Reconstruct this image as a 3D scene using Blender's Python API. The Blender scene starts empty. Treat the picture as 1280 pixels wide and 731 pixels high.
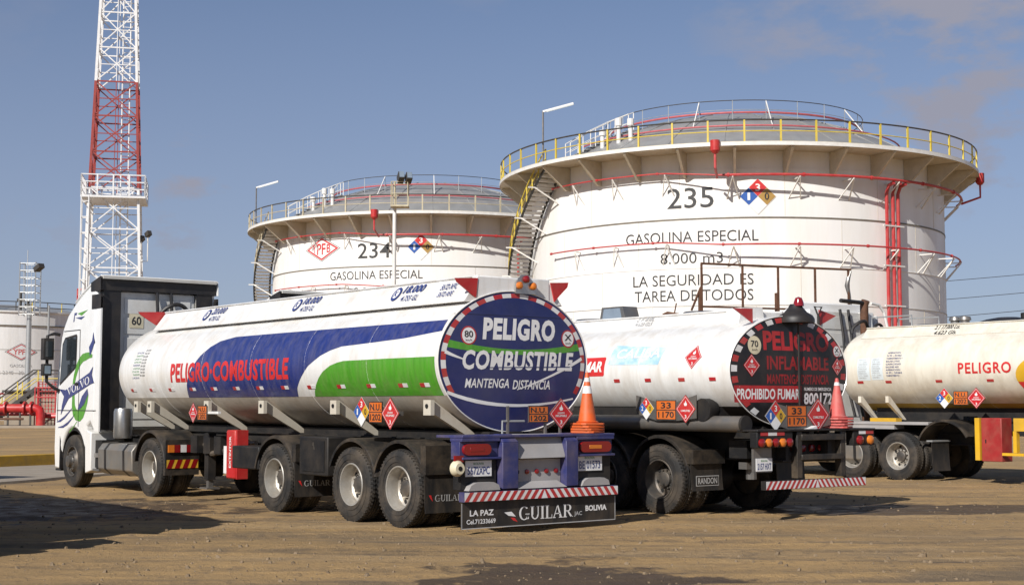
import bpy, bmesh, math, random
from mathutils import Vector, Matrix, noise as mnoise
R = math.radians
SC = bpy.context.scene
COL = SC.collection
random.seed(7)

# ------------------------------------------------------------------ camera
cam_d = bpy.data.cameras.new('camera'); cam = bpy.data.objects.new('camera', cam_d); COL.objects.link(cam)
cam.location = (0, 0, 1.646); cam.rotation_euler = (R(90) + 0.0782, 0, 0)
cam_d.lens = 50.0; cam_d.sensor_width = 36; cam_d.clip_start = 0.1; cam_d.clip_end = 6000
SC.camera = cam

# ------------------------------------------------------------------ sky, sun, exposure
SUN_AZ, SUN_EL = R(31), R(34)            # behind the camera, to the left
w = bpy.data.worlds.new('World'); SC.world = w; w.use_nodes = True
nt = w.node_tree; nt.nodes.clear()
def wn(t, **k):
    n = nt.nodes.new(t)
    for a, b in k.items(): setattr(n, a, b)
    return n
sky = wn('ShaderNodeTexSky', sky_type='NISHITA', sun_disc=False, sun_elevation=SUN_EL,
         sun_rotation=math.pi + SUN_AZ, altitude=3000, air_density=1.0, dust_density=1.0, ozone_density=3.0)
tc = wn('ShaderNodeTexCoord'); mp = wn('ShaderNodeMapping'); mp.inputs['Scale'].default_value = (1.5, 1.5, 3.2)
mp.inputs['Location'].default_value = (0.62, 0.1, 0.05)
nz = wn('ShaderNodeTexNoise'); nz.inputs['Scale'].default_value = 3.1; nz.inputs['Detail'].default_value = 7; nz.inputs['Roughness'].default_value = .52
cr = wn('ShaderNodeValToRGB'); cr.color_ramp.elements[0].position = .47; cr.color_ramp.elements[1].position = .66
cr.color_ramp.interpolation = 'EASE'
sep = wn('ShaderNodeSeparateXYZ')
hr = wn('ShaderNodeMapRange'); hr.inputs[1].default_value = 0.0; hr.inputs[2].default_value = .38; hr.inputs[3].default_value = .80; hr.inputs[4].default_value = 0.0
mx = wn('ShaderNodeMath', operation='MULTIPLY'); mx.inputs[1].default_value = .35
add = wn('ShaderNodeMath', operation='MAXIMUM')
mix = wn('ShaderNodeMix', data_type='RGBA'); mix.inputs['B'].default_value = (3.35, 3.45, 4.3, 1)
bg = wn('ShaderNodeBackground'); bg.inputs['Strength'].default_value = .086
out = wn('ShaderNodeOutputWorld')
L = nt.links.new
L(tc.outputs['Generated'], mp.inputs['Vector']); L(mp.outputs[0], nz.inputs['Vector']); L(nz.outputs[0], cr.inputs[0])
L(cr.outputs[0], mx.inputs[0]); L(tc.outputs['Generated'], sep.inputs[0]); L(sep.outputs['Z'], hr.inputs[0])
# a few soft cloud banks at fixed directions of the sky, broken up by noise
blobs = [((0.291, 0.926, 0.240), 0.170, 1.30), ((0.332, 0.925, 0.186), 0.150, 1.10), ((0.200, 0.944, 0.261), 0.140, 0.80), ((-0.221, 0.963, 0.153), 0.060, 1.00), ((-0.232, 0.966, 0.117), 0.070, 0.80), ((-0.310, 0.946, 0.093), 0.140, 0.70), ((-0.122, 0.968, 0.218), 0.100, 0.35)]
n2 = wn('ShaderNodeTexNoise'); n2.inputs['Scale'].default_value = 9; n2.inputs['Detail'].default_value = 8; n2.inputs['Roughness'].default_value = .6; L(mp.outputs[0], n2.inputs['Vector'])
wob = wn('ShaderNodeMapRange'); wob.inputs[1].default_value = .32; wob.inputs[2].default_value = .58; L(n2.outputs[0], wob.inputs[0])
acc = mx.outputs[0]
for dr, rad, amt in blobs:
    ds = wn('ShaderNodeVectorMath', operation='DISTANCE'); L(tc.outputs['Generated'], ds.inputs[0]); ds.inputs[1].default_value = dr
    mr = wn('ShaderNodeMapRange', interpolation_type='SMOOTHSTEP'); mr.inputs[1].default_value = 0; mr.inputs[2].default_value = rad; mr.inputs[3].default_value = amt; mr.inputs[4].default_value = 0
    mu = wn('ShaderNodeMath', operation='MULTIPLY'); ma = wn('ShaderNodeMath', operation='MAXIMUM')
    L(ds.outputs['Value'], mr.inputs[0]); L(mr.outputs[0], mu.inputs[0]); L(wob.outputs[0], mu.inputs[1]); L(mu.outputs[0], ma.inputs[0]); L(acc, ma.inputs[1]); acc = ma.outputs[0]
L(acc, add.inputs[0]); L(hr.outputs[0], add.inputs[1]); L(add.outputs[0], mix.inputs['Factor'])
L(sky.outputs[0], mix.inputs['A']); L(mix.outputs['Result'], bg.inputs['Color']); L(bg.outputs[0], out.inputs['Surface'])

sd = bpy.data.lights.new('sun', 'SUN'); sd.energy = 5.0; sd.angle = R(.53); sd.color = (1, .955, .885)
so = bpy.data.objects.new('sun', sd); COL.objects.link(so); so.location = (-30, -30, 40)
sdir = Vector((-math.sin(SUN_AZ)*math.cos(SUN_EL), -math.cos(SUN_AZ)*math.cos(SUN_EL), math.sin(SUN_EL)))
so.rotation_euler = sdir.to_track_quat('Z', 'Y').to_euler()
SC.view_settings.view_transform = 'Standard'; SC.view_settings.look = 'None'; SC.view_settings.gamma = 1
SC.view_settings.exposure = 0.15

# ------------------------------------------------------------------ materials
MATS = {}
def pm(name, col, rough=.5, metal=0., var=.12, scale=4., stretch=(1, 1, 1), dirt=None, dirt_amt=0., dirt_scale=2.5, bump=0., bscale=30., coat=0., emit=0.):
    """procedural paint/metal: base colour varied by noise, patches of dirt with their own shape, fine bump"""
    m = bpy.data.materials.new(name); m.use_nodes = True; t = m.node_tree; b = t.nodes['Principled BSDF']
    b.inputs['Roughness'].default_value = rough; b.inputs['Metallic'].default_value = metal
    if coat: b.inputs['Coat Weight'].default_value = coat; b.inputs['Coat Roughness'].default_value = .12
    tc = t.nodes.new('ShaderNodeTexCoord'); mp = t.nodes.new('ShaderNodeMapping'); mp.inputs['Scale'].default_value = stretch
    oi = t.nodes.new('ShaderNodeObjectInfo'); ad = t.nodes.new('ShaderNodeVectorMath'); ad.operation = 'MULTIPLY_ADD'; ad.inputs[1].default_value = (17, 11, 5)
    cb = t.nodes.new('ShaderNodeCombineXYZ')
    for i in range(3): t.links.new(oi.outputs['Random'], cb.inputs[i])
    t.links.new(cb.outputs[0], ad.inputs[0]); t.links.new(tc.outputs['Object'], ad.inputs[2]); t.links.new(ad.outputs[0], mp.inputs[0])
    n = t.nodes.new('ShaderNodeTexNoise'); n.inputs['Scale'].default_value = scale; n.inputs['Detail'].default_value = 6
    t.links.new(mp.outputs[0], n.inputs['Vector'])
    c = Vector(col)
    mx = t.nodes.new('ShaderNodeMix'); mx.data_type = 'RGBA'
    mx.inputs['A'].default_value = (*(c*(1-var)), 1); mx.inputs['B'].default_value = (*[min(1, v) for v in c*(1+var*.7)], 1)
    rg = t.nodes.new('ShaderNodeMapRange'); rg.inputs[1].default_value = .3; rg.inputs[2].default_value = .7
    t.links.new(n.outputs[0], rg.inputs[0]); t.links.new(rg.outputs[0], mx.inputs['Factor'])
    last = mx.outputs['Result']
    if dirt:
        n2 = t.nodes.new('ShaderNodeTexNoise'); n2.inputs['Scale'].default_value = dirt_scale; n2.inputs['Detail'].default_value = 9; n2.inputs['Roughness'].default_value = .68
        t.links.new(mp.outputs[0], n2.inputs['Vector'])
        r2 = t.nodes.new('ShaderNodeMapRange'); r2.inputs[1].default_value = .42; r2.inputs[2].default_value = .72; r2.inputs[3].default_value = 0; r2.inputs[4].default_value = dirt_amt
        t.links.new(n2.outputs[0], r2.inputs[0])
        m2 = t.nodes.new('ShaderNodeMix'); m2.data_type = 'RGBA'; m2.inputs['B'].default_value = (*dirt, 1)
        t.links.new(last, m2.inputs['A']); t.links.new(r2.outputs[0], m2.inputs['Factor']); last = m2.outputs['Result']
        r3 = t.nodes.new('ShaderNodeMapRange'); r3.inputs[3].default_value = rough; r3.inputs[4].default_value = min(1, rough+.35)
        t.links.new(r2.outputs[0], r3.inputs[0]); t.links.new(r3.outputs[0], b.inputs['Roughness'])
    t.links.new(last, b.inputs['Base Color'])
    if bump:
        n3 = t.nodes.new('ShaderNodeTexNoise'); n3.inputs['Scale'].default_value = bscale; n3.inputs['Detail'].default_value = 4
        t.links.new(tc.outputs['Object'], n3.inputs['Vector'])
        bp = t.nodes.new('ShaderNodeBump'); bp.inputs['Strength'].default_value = bump; bp.inputs['Distance'].default_value = .02
        t.links.new(n3.outputs[0], bp.inputs['Height']); t.links.new(bp.outputs[0], b.inputs['Normal'])
    if emit: b.inputs['Emission Color'].default_value = (*col, 1); b.inputs['Emission Strength'].default_value = emit
    MATS[name] = m
    return name
DUST = (.30, .22, .14)
pm('truck_white', (.76, .755, .74), .28, var=.05, stretch=(1.5, 1.5, .25), scale=3, dirt=(.42, .35, .26), dirt_amt=.5, coat=.3, bump=.12, bscale=2.2)
pm('truck_cream', (.72, .68, .585), .3, var=.05, stretch=(1.5, 1.5, .25), scale=3, dirt=(.42, .34, .24), dirt_amt=.5, coat=.3, bump=.12, bscale=2.2)
pm('cabinet_red', (.30, .022, .022), .45, var=.2, dirt=DUST, dirt_amt=.25)
pm('cab_white', (.78, .78, .77), .25, var=.03, dirt=(.5, .44, .36), dirt_amt=.2, coat=.5)
pm('panel_light', (.50, .49, .46), .45, var=.06, dirt=(.3, .26, .2), dirt_amt=.4)
pm('cab_back', (.62, .62, .60), .45, var=.06, dirt=(.4, .34, .26), dirt_amt=.4)
pm('navy_paint', (.019, .032, .165), .3, var=.18, dirt=(.16, .15, .19), dirt_amt=.4, stretch=(3, 3, .4), coat=.3, bump=.12, bscale=2.2)
pm('navy_frame', (.030, .036, .135), .4, var=.2, dirt=DUST, dirt_amt=.3, bump=.08, bscale=3)
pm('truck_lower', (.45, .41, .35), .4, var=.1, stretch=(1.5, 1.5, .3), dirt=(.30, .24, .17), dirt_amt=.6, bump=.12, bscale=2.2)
pm('red_letter_mid', (.42, .020, .025), .45, var=.25, dirt=(.12, .04, .03), dirt_amt=.4)
pm('navy_face', (.016, .022, .105), .35, var=.15, dirt=(.10, .10, .16), dirt_amt=.3, dirt_scale=1.2, coat=.2)
pm('green_paint', (.075, .30, .022), .32, var=.15, dirt=(.2, .24, .1), dirt_amt=.4, stretch=(4, 4, .3), coat=.2, bump=.12, bscale=2.2)
pm('green_dark', (.05, .20, .02), .4)
pm('red_letter', (.56, .03, .03), .4, var=.15)
pm('red_letter_dull', (.30, .016, .020), .5, var=.3, dirt=(.08, .04, .03), dirt_amt=.5)
pm('red_paint', (.46, .02, .022), .38, var=.15, dirt=DUST, dirt_amt=.2)
pm('pipe_red', (.46, .035, .04), .4, var=.12, dirt=(.35, .2, .16), dirt_amt=.3)
pm('red_reflect', (.42, .025, .03), .3, var=.1, dirt=DUST, dirt_amt=.25)
pm('white_reflect', (.70, .70, .70), .35, var=.06, dirt=DUST, dirt_amt=.3)
pm('letter_white', (.74, .74, .74), .4, var=.05, dirt=DUST, dirt_amt=.15)
pm('letter_grey', (.42, .42, .42), .4, var=.2)
pm('letter_black', (.018, .018, .02), .5, var=.2, dirt=(.12, .115, .11), dirt_amt=.4, dirt_scale=4)
pm('letter_navy', (.03, .05, .19), .45, var=.2)
pm('letter_green', (.08, .25, .09), .45, var=.2)
pm('black_plastic', (.011, .011, .013), .5, var=.2, dirt=DUST, dirt_amt=.10)
pm('fender_black', (.015, .0145, .0145), .42, var=.2, dirt=DUST, dirt_amt=.24, bump=.1)
pm('flap_rubber', (.014, .0135, .0135), .55, var=.2, dirt=DUST, dirt_amt=.18, stretch=(2, 2, .6))
pm('face_black', (.012, .012, .014), .35, var=.2, dirt=(.08, .06, .05), dirt_amt=.35)
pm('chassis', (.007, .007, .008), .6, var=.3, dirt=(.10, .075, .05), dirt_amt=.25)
pm('brace_cream', (.56, .52, .44), .45, var=.1, dirt=(.3, .24, .17), dirt_amt=.5, dirt_scale=4)
pm('tyre', (.017, .0165, .0165), .75, var=.2, scale=6, dirt=DUST, dirt_amt=.22, dirt_scale=3, bump=.25, bscale=60)
pm('rim_steel', (.50, .48, .44), .38, metal=.55, var=.15, dirt=(.25, .19, .12), dirt_amt=.55, dirt_scale=5)
pm('rim_dark', (.10, .095, .09), .45, metal=.5, var=.2, dirt=DUST, dirt_amt=.45, dirt_scale=4)
pm('hub_dark', (.05, .05, .05), .5, metal=.3, var=.3, dirt=DUST, dirt_amt=.4)
pm('hole_black', (.006, .006, .006), .8)
pm('steel_grey', (.20, .195, .19), .4, metal=.6, var=.15, dirt=DUST, dirt_amt=.4)
pm('silver', (.55, .54, .52), .3, metal=.9, var=.1, dirt=DUST, dirt_amt=.3)
pm('panel_grey', (.33, .32, .32), .5, var=.1, dirt=(.3, .25, .2), dirt_amt=.3)
pm('fuel_tank_grey', (.20, .195, .185), .42, metal=.4, var=.12, dirt=DUST, dirt_amt=.5)
pm('lens_red', (.22, .008, .010), .12, var=.1, coat=.6)
pm('lens_orange', (.60, .17, .02), .15, var=.1, coat=.6)
pm('orange_plate', (.62, .13, .012), .4, var=.12, dirt=DUST, dirt_amt=.25)
pm('cone_orange', (.62, .10, .015), .5, var=.15, dirt=DUST, dirt_amt=.3, dirt_scale=6)
pm('cone_red', (.52, .09, .08), .55, var=.15, dirt=(.4, .3, .26), dirt_amt=.35, dirt_scale=6)
pm('placard_red', (.50, .018, .025), .35, var=.1, dirt=DUST, dirt_amt=.18)
pm('haz_blue', (.03, .10, .36), .4, var=.1)
pm('haz_red', (.52, .03, .03), .4, var=.1)
pm('haz_yellow', (.55, .33, .03), .4, var=.1)
pm('haz_ochre', (.36, .22, .06), .45, var=.1)
pm('sticker_cream', (.62, .56, .40), .45, var=.1)
pm('sticker_sky', (.36, .58, .70), .4, var=.12, dirt=(.70, .72, .71), dirt_amt=.95, dirt_scale=4)
pm('sticker_pale', (.62, .68, .70), .4, var=.05)
pm('yellow_paint', (.62, .36, .02), .4, var=.12, dirt=DUST, dirt_amt=.25)
pm('yellow_under', (.42, .25, .02), .45, var=.15, dirt=DUST, dirt_amt=.5)
pm('glass_dark', (.02, .026, .03), .06, var=.1, coat=.5)
pm('glass_blue', (.20, .25, .31), .1, var=.1, coat=.5)
pm('tank_white', (.79, .785, .77), .42, var=.04, stretch=(1, 1, .12), scale=.9, dirt=(.60, .55, .46), dirt_amt=.42, dirt_scale=.55)
pm('tank_beige', (.56, .51, .41), .5, var=.08, dirt=(.36, .30, .22), dirt_amt=.4, dirt_scale=1.3)
pm('tank_old', (.80, .795, .785), .5, var=.05, stretch=(1, 1, .15), dirt=(.45, .41, .35), dirt_amt=.4, dirt_scale=.6)
pm('dome_grey', (.36, .36, .35), .42, metal=.35, var=.14, scale=1.1, dirt=(.27, .25, .22), dirt_amt=.5, dirt_scale=.7)
pm('weld_dark', (.16, .14, .11), .6, var=.2)
pm('weld_pale', (.50, .48, .45), .5, var=.1)
pm('rail_yellow', (.60, .46, .05), .45, var=.15, dirt=(.4, .32, .2), dirt_amt=.3)
pm('rail_beige', (.48, .43, .30), .5, var=.15, dirt=(.3, .2, .12), dirt_amt=.4)
pm('rail_dark', (.05, .045, .04), .5, var=.2)
pm('rail_white', (.70, .69, .66), .45, var=.08, dirt=(.5, .42, .34), dirt_amt=.3)
pm('stair_black', (.03, .03, .03), .5, var=.2)
pm('foam_pink', (.45, .11, .12), .5, var=.15)
pm('tower_white', (.72, .72, .72), .45, var=.08)
pm('tower_red', (.30, .045, .035), .5, var=.2)
pm('galvanised', (.42, .43, .43), .4, metal=.5, var=.12)
pm('rust_brown', (.12, .055, .03), .75, var=.35, scale=9)
pm('wire_dark', (.03, .03, .035), .6)
pm('stone', (.20, .145, .088), .85, var=.35, scale=12, bump=.4)
pm('concrete', (.30, .255, .20), .8, var=.15, scale=2, dirt=(.26, .2, .14), dirt_amt=.5, bump=.2)
pm('kerb_yellow', (.52, .30, .03), .7, var=.2, scale=3, dirt=(.18, .15, .1), dirt_amt=.6, bump=.2)
pm('kerb_black', (.10, .085, .06), .8, var=.25, dirt=(.22, .17, .11), dirt_amt=.5, bump=.2)

# ------------------------------------------------------------------ mesh builder
class MB:
    def __init__(s): s.v = []; s.f = []; s.m = []; s.mats = []
    def mi(s, m):
        if m not in s.mats: s.mats.append(m)
        return s.mats.index(m)
    def add(s, vs, fs, m):
        o = len(s.v); k = s.mi(m); s.v += [tuple(v) for v in vs]
        for f in fs: s.f.append([i+o for i in f]); s.m.append(k)
    def box(s, x0, x1, y0, y1, z0, z1, m):
        vs = [(x, y, z) for x in (x0, x1) for y in (y0, y1) for z in (z0, z1)]
        s.add(vs, [(0, 1, 3, 2), (4, 6, 7, 5), (0, 4, 5, 1), (2, 3, 7, 6), (0, 2, 6, 4), (1, 5, 7, 3)], m)
    def beam(s, p, q, w, h, m, up=(0, 0, 1)):
        p, q = Vector(p), Vector(q); d = (q-p).normalized(); up = Vector(up)
        if abs(d.dot(up)) > .99: up = Vector((1, 0, 0))
        a = d.cross(up).normalized()*(w/2); b = a.cross(d).normalized()*(h/2)
        vs = [p-a-b, p+a-b, p+a+b, p-a+b, q-a-b, q+a-b, q+a+b, q-a+b]
        s.add(vs, [(3, 2, 1, 0), (4, 5, 6, 7), (0, 1, 5, 4), (1, 2, 6, 5), (2, 3, 7, 6), (3, 0, 4, 7)], m)
    def tube(s, pts, r, m, n=8, closed=False):
        pts = [Vector(p) for p in pts]; N = len(pts); vs = []; fs = []
        up = None
        for i, p in enumerate(pts):
            if closed: d = (pts[(i+1) % N]-pts[i-1]).normalized()
            else: d = (pts[min(i+1, N-1)]-pts[max(i-1, 0)]).normalized()
            if up is None:
                up = Vector((0, 0, 1)) if abs(d.z) < .9 else Vector((1, 0, 0))
            a = d.cross(up).normalized(); b = a.cross(d).normalized(); up = b
            rr = r[i] if isinstance(r, (list, tuple)) else r
            vs += [p+a*rr*math.cos(2*math.pi*k/n)+b*rr*math.sin(2*math.pi*k/n) for k in range(n)]
        for i in range(N if closed else N-1):
            j = (i+1) % N
            for k in range(n): fs.append((i*n+k, i*n+(k+1) % n, j*n+(k+1) % n, j*n+k))
        if not closed: fs += [tuple(range(n))[::-1], tuple((N-1)*n+k for k in range(n))]
        s.add(vs, fs, m)
    def cyl(s, p, q, r, m, n=16): s.tube([p, q], r, m, n)
    def lathe(s, prof, m, n=32, axis='z', off=(0, 0, 0), mats=None):
        """prof: (radius, height) list"""
        vs = []; P = len(prof)
        for k in range(n):
            a = 2*math.pi*k/n
            for r, h in prof:
                x, y = r*math.cos(a), r*math.sin(a)
                vs.append((x+off[0], y+off[1], h+off[2]) if axis == 'z' else (x+off[0], h+off[1], y+off[2]) if axis == 'y' else (h+off[0], x+off[1], y+off[2]))
        o = len(s.v); s.v += vs
        for i in range(P-1):
            mm = s.mi(mats[i] if mats else m)
            for k in range(n):
                k2 = (k+1) % n
                q = [k*P+i, k2*P+i, k2*P+i+1, k*P+i+1]
                if axis == 'y': q = q[::-1]
                s.f.append([a+o for a in q]); s.m.append(mm)
    def prism(s, poly, fn, w0, w1, m):
        n = len(poly)
        vs = [fn(u, v, w0) for u, v in poly]+[fn(u, v, w1) for u, v in poly]
        s.add(vs, [tuple(range(n)), tuple(range(2*n-1, n-1, -1))]+[(i, i+n, (i+1) % n+n, (i+1) % n) for i in range(n)], m)
    def flat(s, vs2, fs, fn, off, m, grid=None):
        """a flat 2-D mesh laid on a surface fn(u, v, off), cut on a grid so that it follows curves"""
        if grid:
            bm = bmesh.new(); bv = [bm.verts.new((u, v, 0)) for u, v in vs2]
            for f in fs:
                try: bm.faces.new([bv[i] for i in f])
                except ValueError: pass
            for ax, g in ((0, grid[0]), (1, grid[1])):
                if not g: continue
                lo = min(v[ax] for v in vs2); hi = max(v[ax] for v in vs2)
                k = math.floor(lo/g)+1
                while k*g < hi:
                    co = [0, 0, 0]; co[ax] = k*g; no = [0, 0, 0]; no[ax] = 1
                    bmesh.ops.bisect_plane(bm, geom=bm.verts[:]+bm.edges[:]+bm.faces[:], plane_co=co, plane_no=no, dist=1e-5); k += 1
            bm.verts.index_update(); vs2 = [(v.co.x, v.co.y) for v in bm.verts]; fs = [[v.index for v in f.verts] for f in bm.faces]; bm.free()
        s.add([fn(u, v, off) for u, v in vs2], fs, m)
    def poly(s, pts, fn, off, m, grid=None):
        from mathutils.geometry import tessellate_polygon
        tr = tessellate_polygon([[Vector((u, v, 0)) for u, v in pts]])
        s.flat(pts, [list(t) for t in tr], fn, off, m, grid)
    def disc(s, u, v, r, fn, off, m, n=24, ry=None):
        s.poly([(u+r*math.cos(2*math.pi*k/n), v+(ry or r)*math.sin(2*math.pi*k/n)) for k in range(n)], fn, off, m)
    def stroke(s, pts, wd, fn, off, m, grid=None):
        pts = [Vector(p) for p in pts]; N = len(pts); l = []; r = []
        for i, p in enumerate(pts):
            d = (pts[min(i+1, N-1)]-pts[max(i-1, 0)]).normalized(); nn = Vector((-d.y, d.x))
            ww = (wd[i] if isinstance(wd, (list, tuple)) else wd)/2
            l.append(p+nn*ww); r.append(p-nn*ww)
        vs = [tuple(p) for p in l+r]
        s.flat(vs, [(i, i+1, N+i+1, N+i) for i in range(N-1)], fn, off, m, grid)
    def text(s, t, u, v, wd, h, fn, off, m, bold=0., shear=0., rot=0., grid=None, space=1.):
        vs, fs = text2d(t, bold, shear, space)
        ca, sa = math.cos(rot), math.sin(rot)
        q = [(u+x*wd*ca-y*h*sa, v+x*wd*sa+y*h*ca) for x, y in vs]
        s.flat(q, fs, fn, off, m, grid)
    def serif(s, t, u, v, wd, h, fn, off, m, rot=0., grid=None):
        vs, fs = serif2d(t); ca, sa = math.cos(rot), math.sin(rot)
        q = [(u+x*wd*ca-y*h*sa, v+x*wd*sa+y*h*ca) for x, y in vs]
        s.flat(q, fs, fn, off, m, grid)
    def build(s, name, parent=None, angle=35, bevel=0., flip=False):
        me = bpy.data.meshes.new(name); me.from_pydata(s.v, [], s.f)
        for m in s.mats: me.materials.append(MATS[m])
        me.polygons.foreach_set('material_index', s.m)
        me.polygons.foreach_set('use_smooth', [True]*len(s.f)); me.update()
        me.set_sharp_from_angle(angle=R(angle))
        o = bpy.data.objects.new(name, me); COL.objects.link(o)
        if parent: o.parent = parent
        if bevel:
            b = o.modifiers.new('bevel', 'BEVEL'); b.width = bevel; b.segments = 2; b.limit_method = 'ANGLE'; b.angle_limit = R(40)
        return o

_T = {}
def text2d(t, bold, shear, space):
    """outline of a word from Blender's own font, fitted to the unit box"""
    k = (t, bold, shear, space)
    if k in _T: return _T[k]
    cu = bpy.data.curves.new('word', 'FONT'); cu.body = t; cu.offset = bold; cu.shear = shear; cu.space_character = space; cu.resolution_u = 3
    ob = bpy.data.objects.new('word', cu); me = ob.to_mesh()
    vs = [(v.co.x, v.co.y) for v in me.vertices]; fs = [tuple(p.vertices) for p in me.polygons]
    ob.to_mesh_clear(); bpy.data.objects.remove(ob); bpy.data.curves.remove(cu)
    x0 = min(v[0] for v in vs); x1 = max(v[0] for v in vs); y0 = min(v[1] for v in vs); y1 = max(v[1] for v in vs)
    _T[k] = ([((x-x0)/(x1-x0), (y-y0)/(y1-y0)) for x, y in vs], fs)
    return _T[k]
def serif2d(t):
    """Roman capitals built from stems, bowls and serifs (G U I L A R V O)"""
    vs = []; fs = []
    def quad(*p): o = len(vs); vs.extend(p); fs.append(tuple(range(o, o+len(p))))
    def rect(a, b, c, d): quad((a, c), (b, c), (b, d), (a, d))
    def arc(cx, cy, rx, ry, a0, a1, tx, ty, n=16):
        for i in range(n):
            p = []
            for a, inn in ((a0+(a1-a0)*i/n, 0), (a0+(a1-a0)*i/n, 1), (a0+(a1-a0)*(i+1)/n, 1), (a0+(a1-a0)*(i+1)/n, 0)):
                a = R(a); p.append((cx+(rx-inn*tx)*math.cos(a), cy+(ry-inn*ty)*math.sin(a)))
            quad(*p[::-1])
    x = 0.
    def stem(c, w=.17): rect(c-w/2, c+w/2, .06, .94)
    def ser(c, y, w=.34): rect(c-w/2, c+w/2, y, y+.06)
    for ch in t:
        if ch == 'I': stem(x+.18); ser(x+.18, 0); ser(x+.18, .94); x += .42
        elif ch == 'L':
            stem(x+.18); ser(x+.18, .94); rect(x+.01, x+.62, 0, .06); quad((x+.56, .06), (x+.62, .06), (x+.62, .3), (x+.58, .3)); x += .68
        elif ch == 'U':
            rect(x+.1, x+.27, .35, .94); rect(x+.66, x+.74, .35, .94); arc(x+.42, .35, .32, .36, 180, 360, .13, .09); ser(x+.18, .94); ser(x+.70, .94, .26); x += .9
        elif ch == 'A':
            quad((x+.06, .06), (x+.14, .06), (x+.46, 1.), (x+.40, 1.)); quad((x+.62, .06), (x+.81, .06), (x+.48, 1.), (x+.38, 1.))
            rect(x+.22, x+.66, .30, .37); ser(x+.12, 0, .26); ser(x+.72, 0); x += .92
        elif ch == 'V':
            quad((x+.44, 0), (x+.50, 0), (x+.24, .94), (x+.05, .94)); quad((x+.44, 0), (x+.50, 0), (x+.80, .94), (x+.72, .94)); ser(x+.15, .94); ser(x+.76, .94, .26); x += .9
        elif ch == 'O': arc(x+.46, .5, .44, .52, 0, 360, .17, .07, 28); x += .98
        elif ch == 'G':
            arc(x+.46, .5, .44, .52, 45, 345, .17, .07, 24); rect(x+.70, x+.86, .05, .42); ser(x+.74, .40, .36); x += .98
        elif ch == 'R':
            stem(x+.18); ser(x+.18, 0); ser(x+.18, .94); rect(x+.26, x+.46, .93, 1.); rect(x+.26, x+.46, .46, .53)
            arc(x+.46, .73, .29, .27, -90, 90, .16, .07); quad((x+.36, .48), (x+.52, .48), (x+.88, 0), (x+.68, 0)); ser(x+.80, 0, .22); x += .92
        else: x += .4
    W = max(v[0] for v in vs)
    return [(a/W, b) for a, b in vs], fs

# ------------------------------------------------------------------ things
def thing(name, label, cat, loc=(0, 0, 0), rotz=0., group=None):
    o = bpy.data.objects.new(name, None); COL.objects.link(o); o.location = loc; o.rotation_euler = (0, 0, rotz)
    o.empty_display_size = .3
    return tag(o, label, cat, group)
def tag(o, label, cat, group=None):
    o['label'] = label; o['category'] = cat
    if group: o['group'] = group
    return o
def struct(o): o['kind'] = 'structure'; return o
def dup(o, parent=None):
    c = o.copy(); COL.objects.link(c)
    if parent is not None:
        c.parent = parent; c.matrix_parent_inverse = o.matrix_parent_inverse.copy()
    for ch in list(o.children): dup(ch, c)
    return c

# surfaces that markings lie on: (u to the viewer's right, v up, off outward) -> point
def rear_map(x): return lambda u, v, off: (x-off, -u, v)
def flank_map(y): return lambda u, v, off: (-u, y+off, v)
def tank_map(a, b, zc):
    def fn(u, v, off):
        t = max(-.999, min(.999, (v-zc)/b)); c = math.sqrt(1-t*t)
        n = Vector((0, c/a, t/b)).normalized()
        return (-u, a*c+n.y*off, v+n.z*off)
    return fn
def cyl_map(rad):
    return lambda u, v, off: ((rad+off)*math.sin(u/rad), -(rad+off)*math.cos(u/rad), v)

def flame(mb, u, v, s, fn, off, m):
    pts = [(-.3, -.5), (.3, -.5), (.44, -.2), (.36, .1), (.26, .0), (.2, .28), (.02, .62), (-.02, .3), (-.2, .12), (-.28, -.02), (-.42, .12), (-.42, -.2)]
    mb.poly([(u+x*s, v+y*s) for x, y in pts], fn, off, m)
def flammable(mb, u, v, r, fn, off, word='LIQUIDO', word2='INFLAMABLE', num='3', grid=None):
    """red diamond with flame"""
    d = lambda k: [(u, v+k), (u-k, v), (u, v-k), (u+k, v)]
    mb.poly(d(r), fn, off, 'placard_red', grid); o2 = off+.002
    for k0, k1 in ((.90, .86),):
        A = d(r*k0); B = d(r*k1)
        for i in range(4):
            j = (i+1) % 4; mb.flat([A[i], A[j], B[j], B[i]], [(0, 1, 2, 3)], fn, o2, 'letter_white', grid)
    flame(mb, u, v+r*.40, r*.36, fn, o2, 'letter_white')
    if word2 and word: mb.text(word, u-r*.30, v-.02*r, r*.60, r*.13, fn, o2, 'letter_white', bold=.02)
    if word2: mb.text(word2, u-r*.48, v-.20*r, r*.96, r*.14, fn, o2, 'letter_white', bold=.02)
    mb.text(num, u-r*.09, v-.68*r, r*.18, r*.26, fn, o2, 'letter_white', bold=.02)
def nfpa(mb, u, v, r, fn, off, digits=('1', '3', '0'), yellow='haz_yellow'):
    h = r/2; o2 = off+.004
    d = lambda cu, cv, k: [(cu, cv+k), (cu-k, cv), (cu, cv-k), (cu+k, cv)]
    g = (.6, .6) if r > .8 else None
    mb.poly(d(u, v, r*1.02), fn, off-.002, 'letter_white', g)
    for (cu, cv), m in (((u-h, v), 'haz_blue'), ((u, v+h), 'haz_red'), ((u+h, v), yellow), ((u, v-h), 'letter_white')): mb.poly(d(cu, cv, h*.985), fn, off+.001, m, g)
    for (cu, cv), t, m in (((u-h, v), digits[0], 'letter_white'), ((u, v+h), digits[1], 'letter_white'), ((u+h, v), digits[2], 'letter_black')):
        wdt = h*(.30 if t == '1' else .52)
        mb.text(t, cu-wdt/2, cv-h*.42, wdt, h*.84, fn, o2, m, bold=.02)
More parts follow.
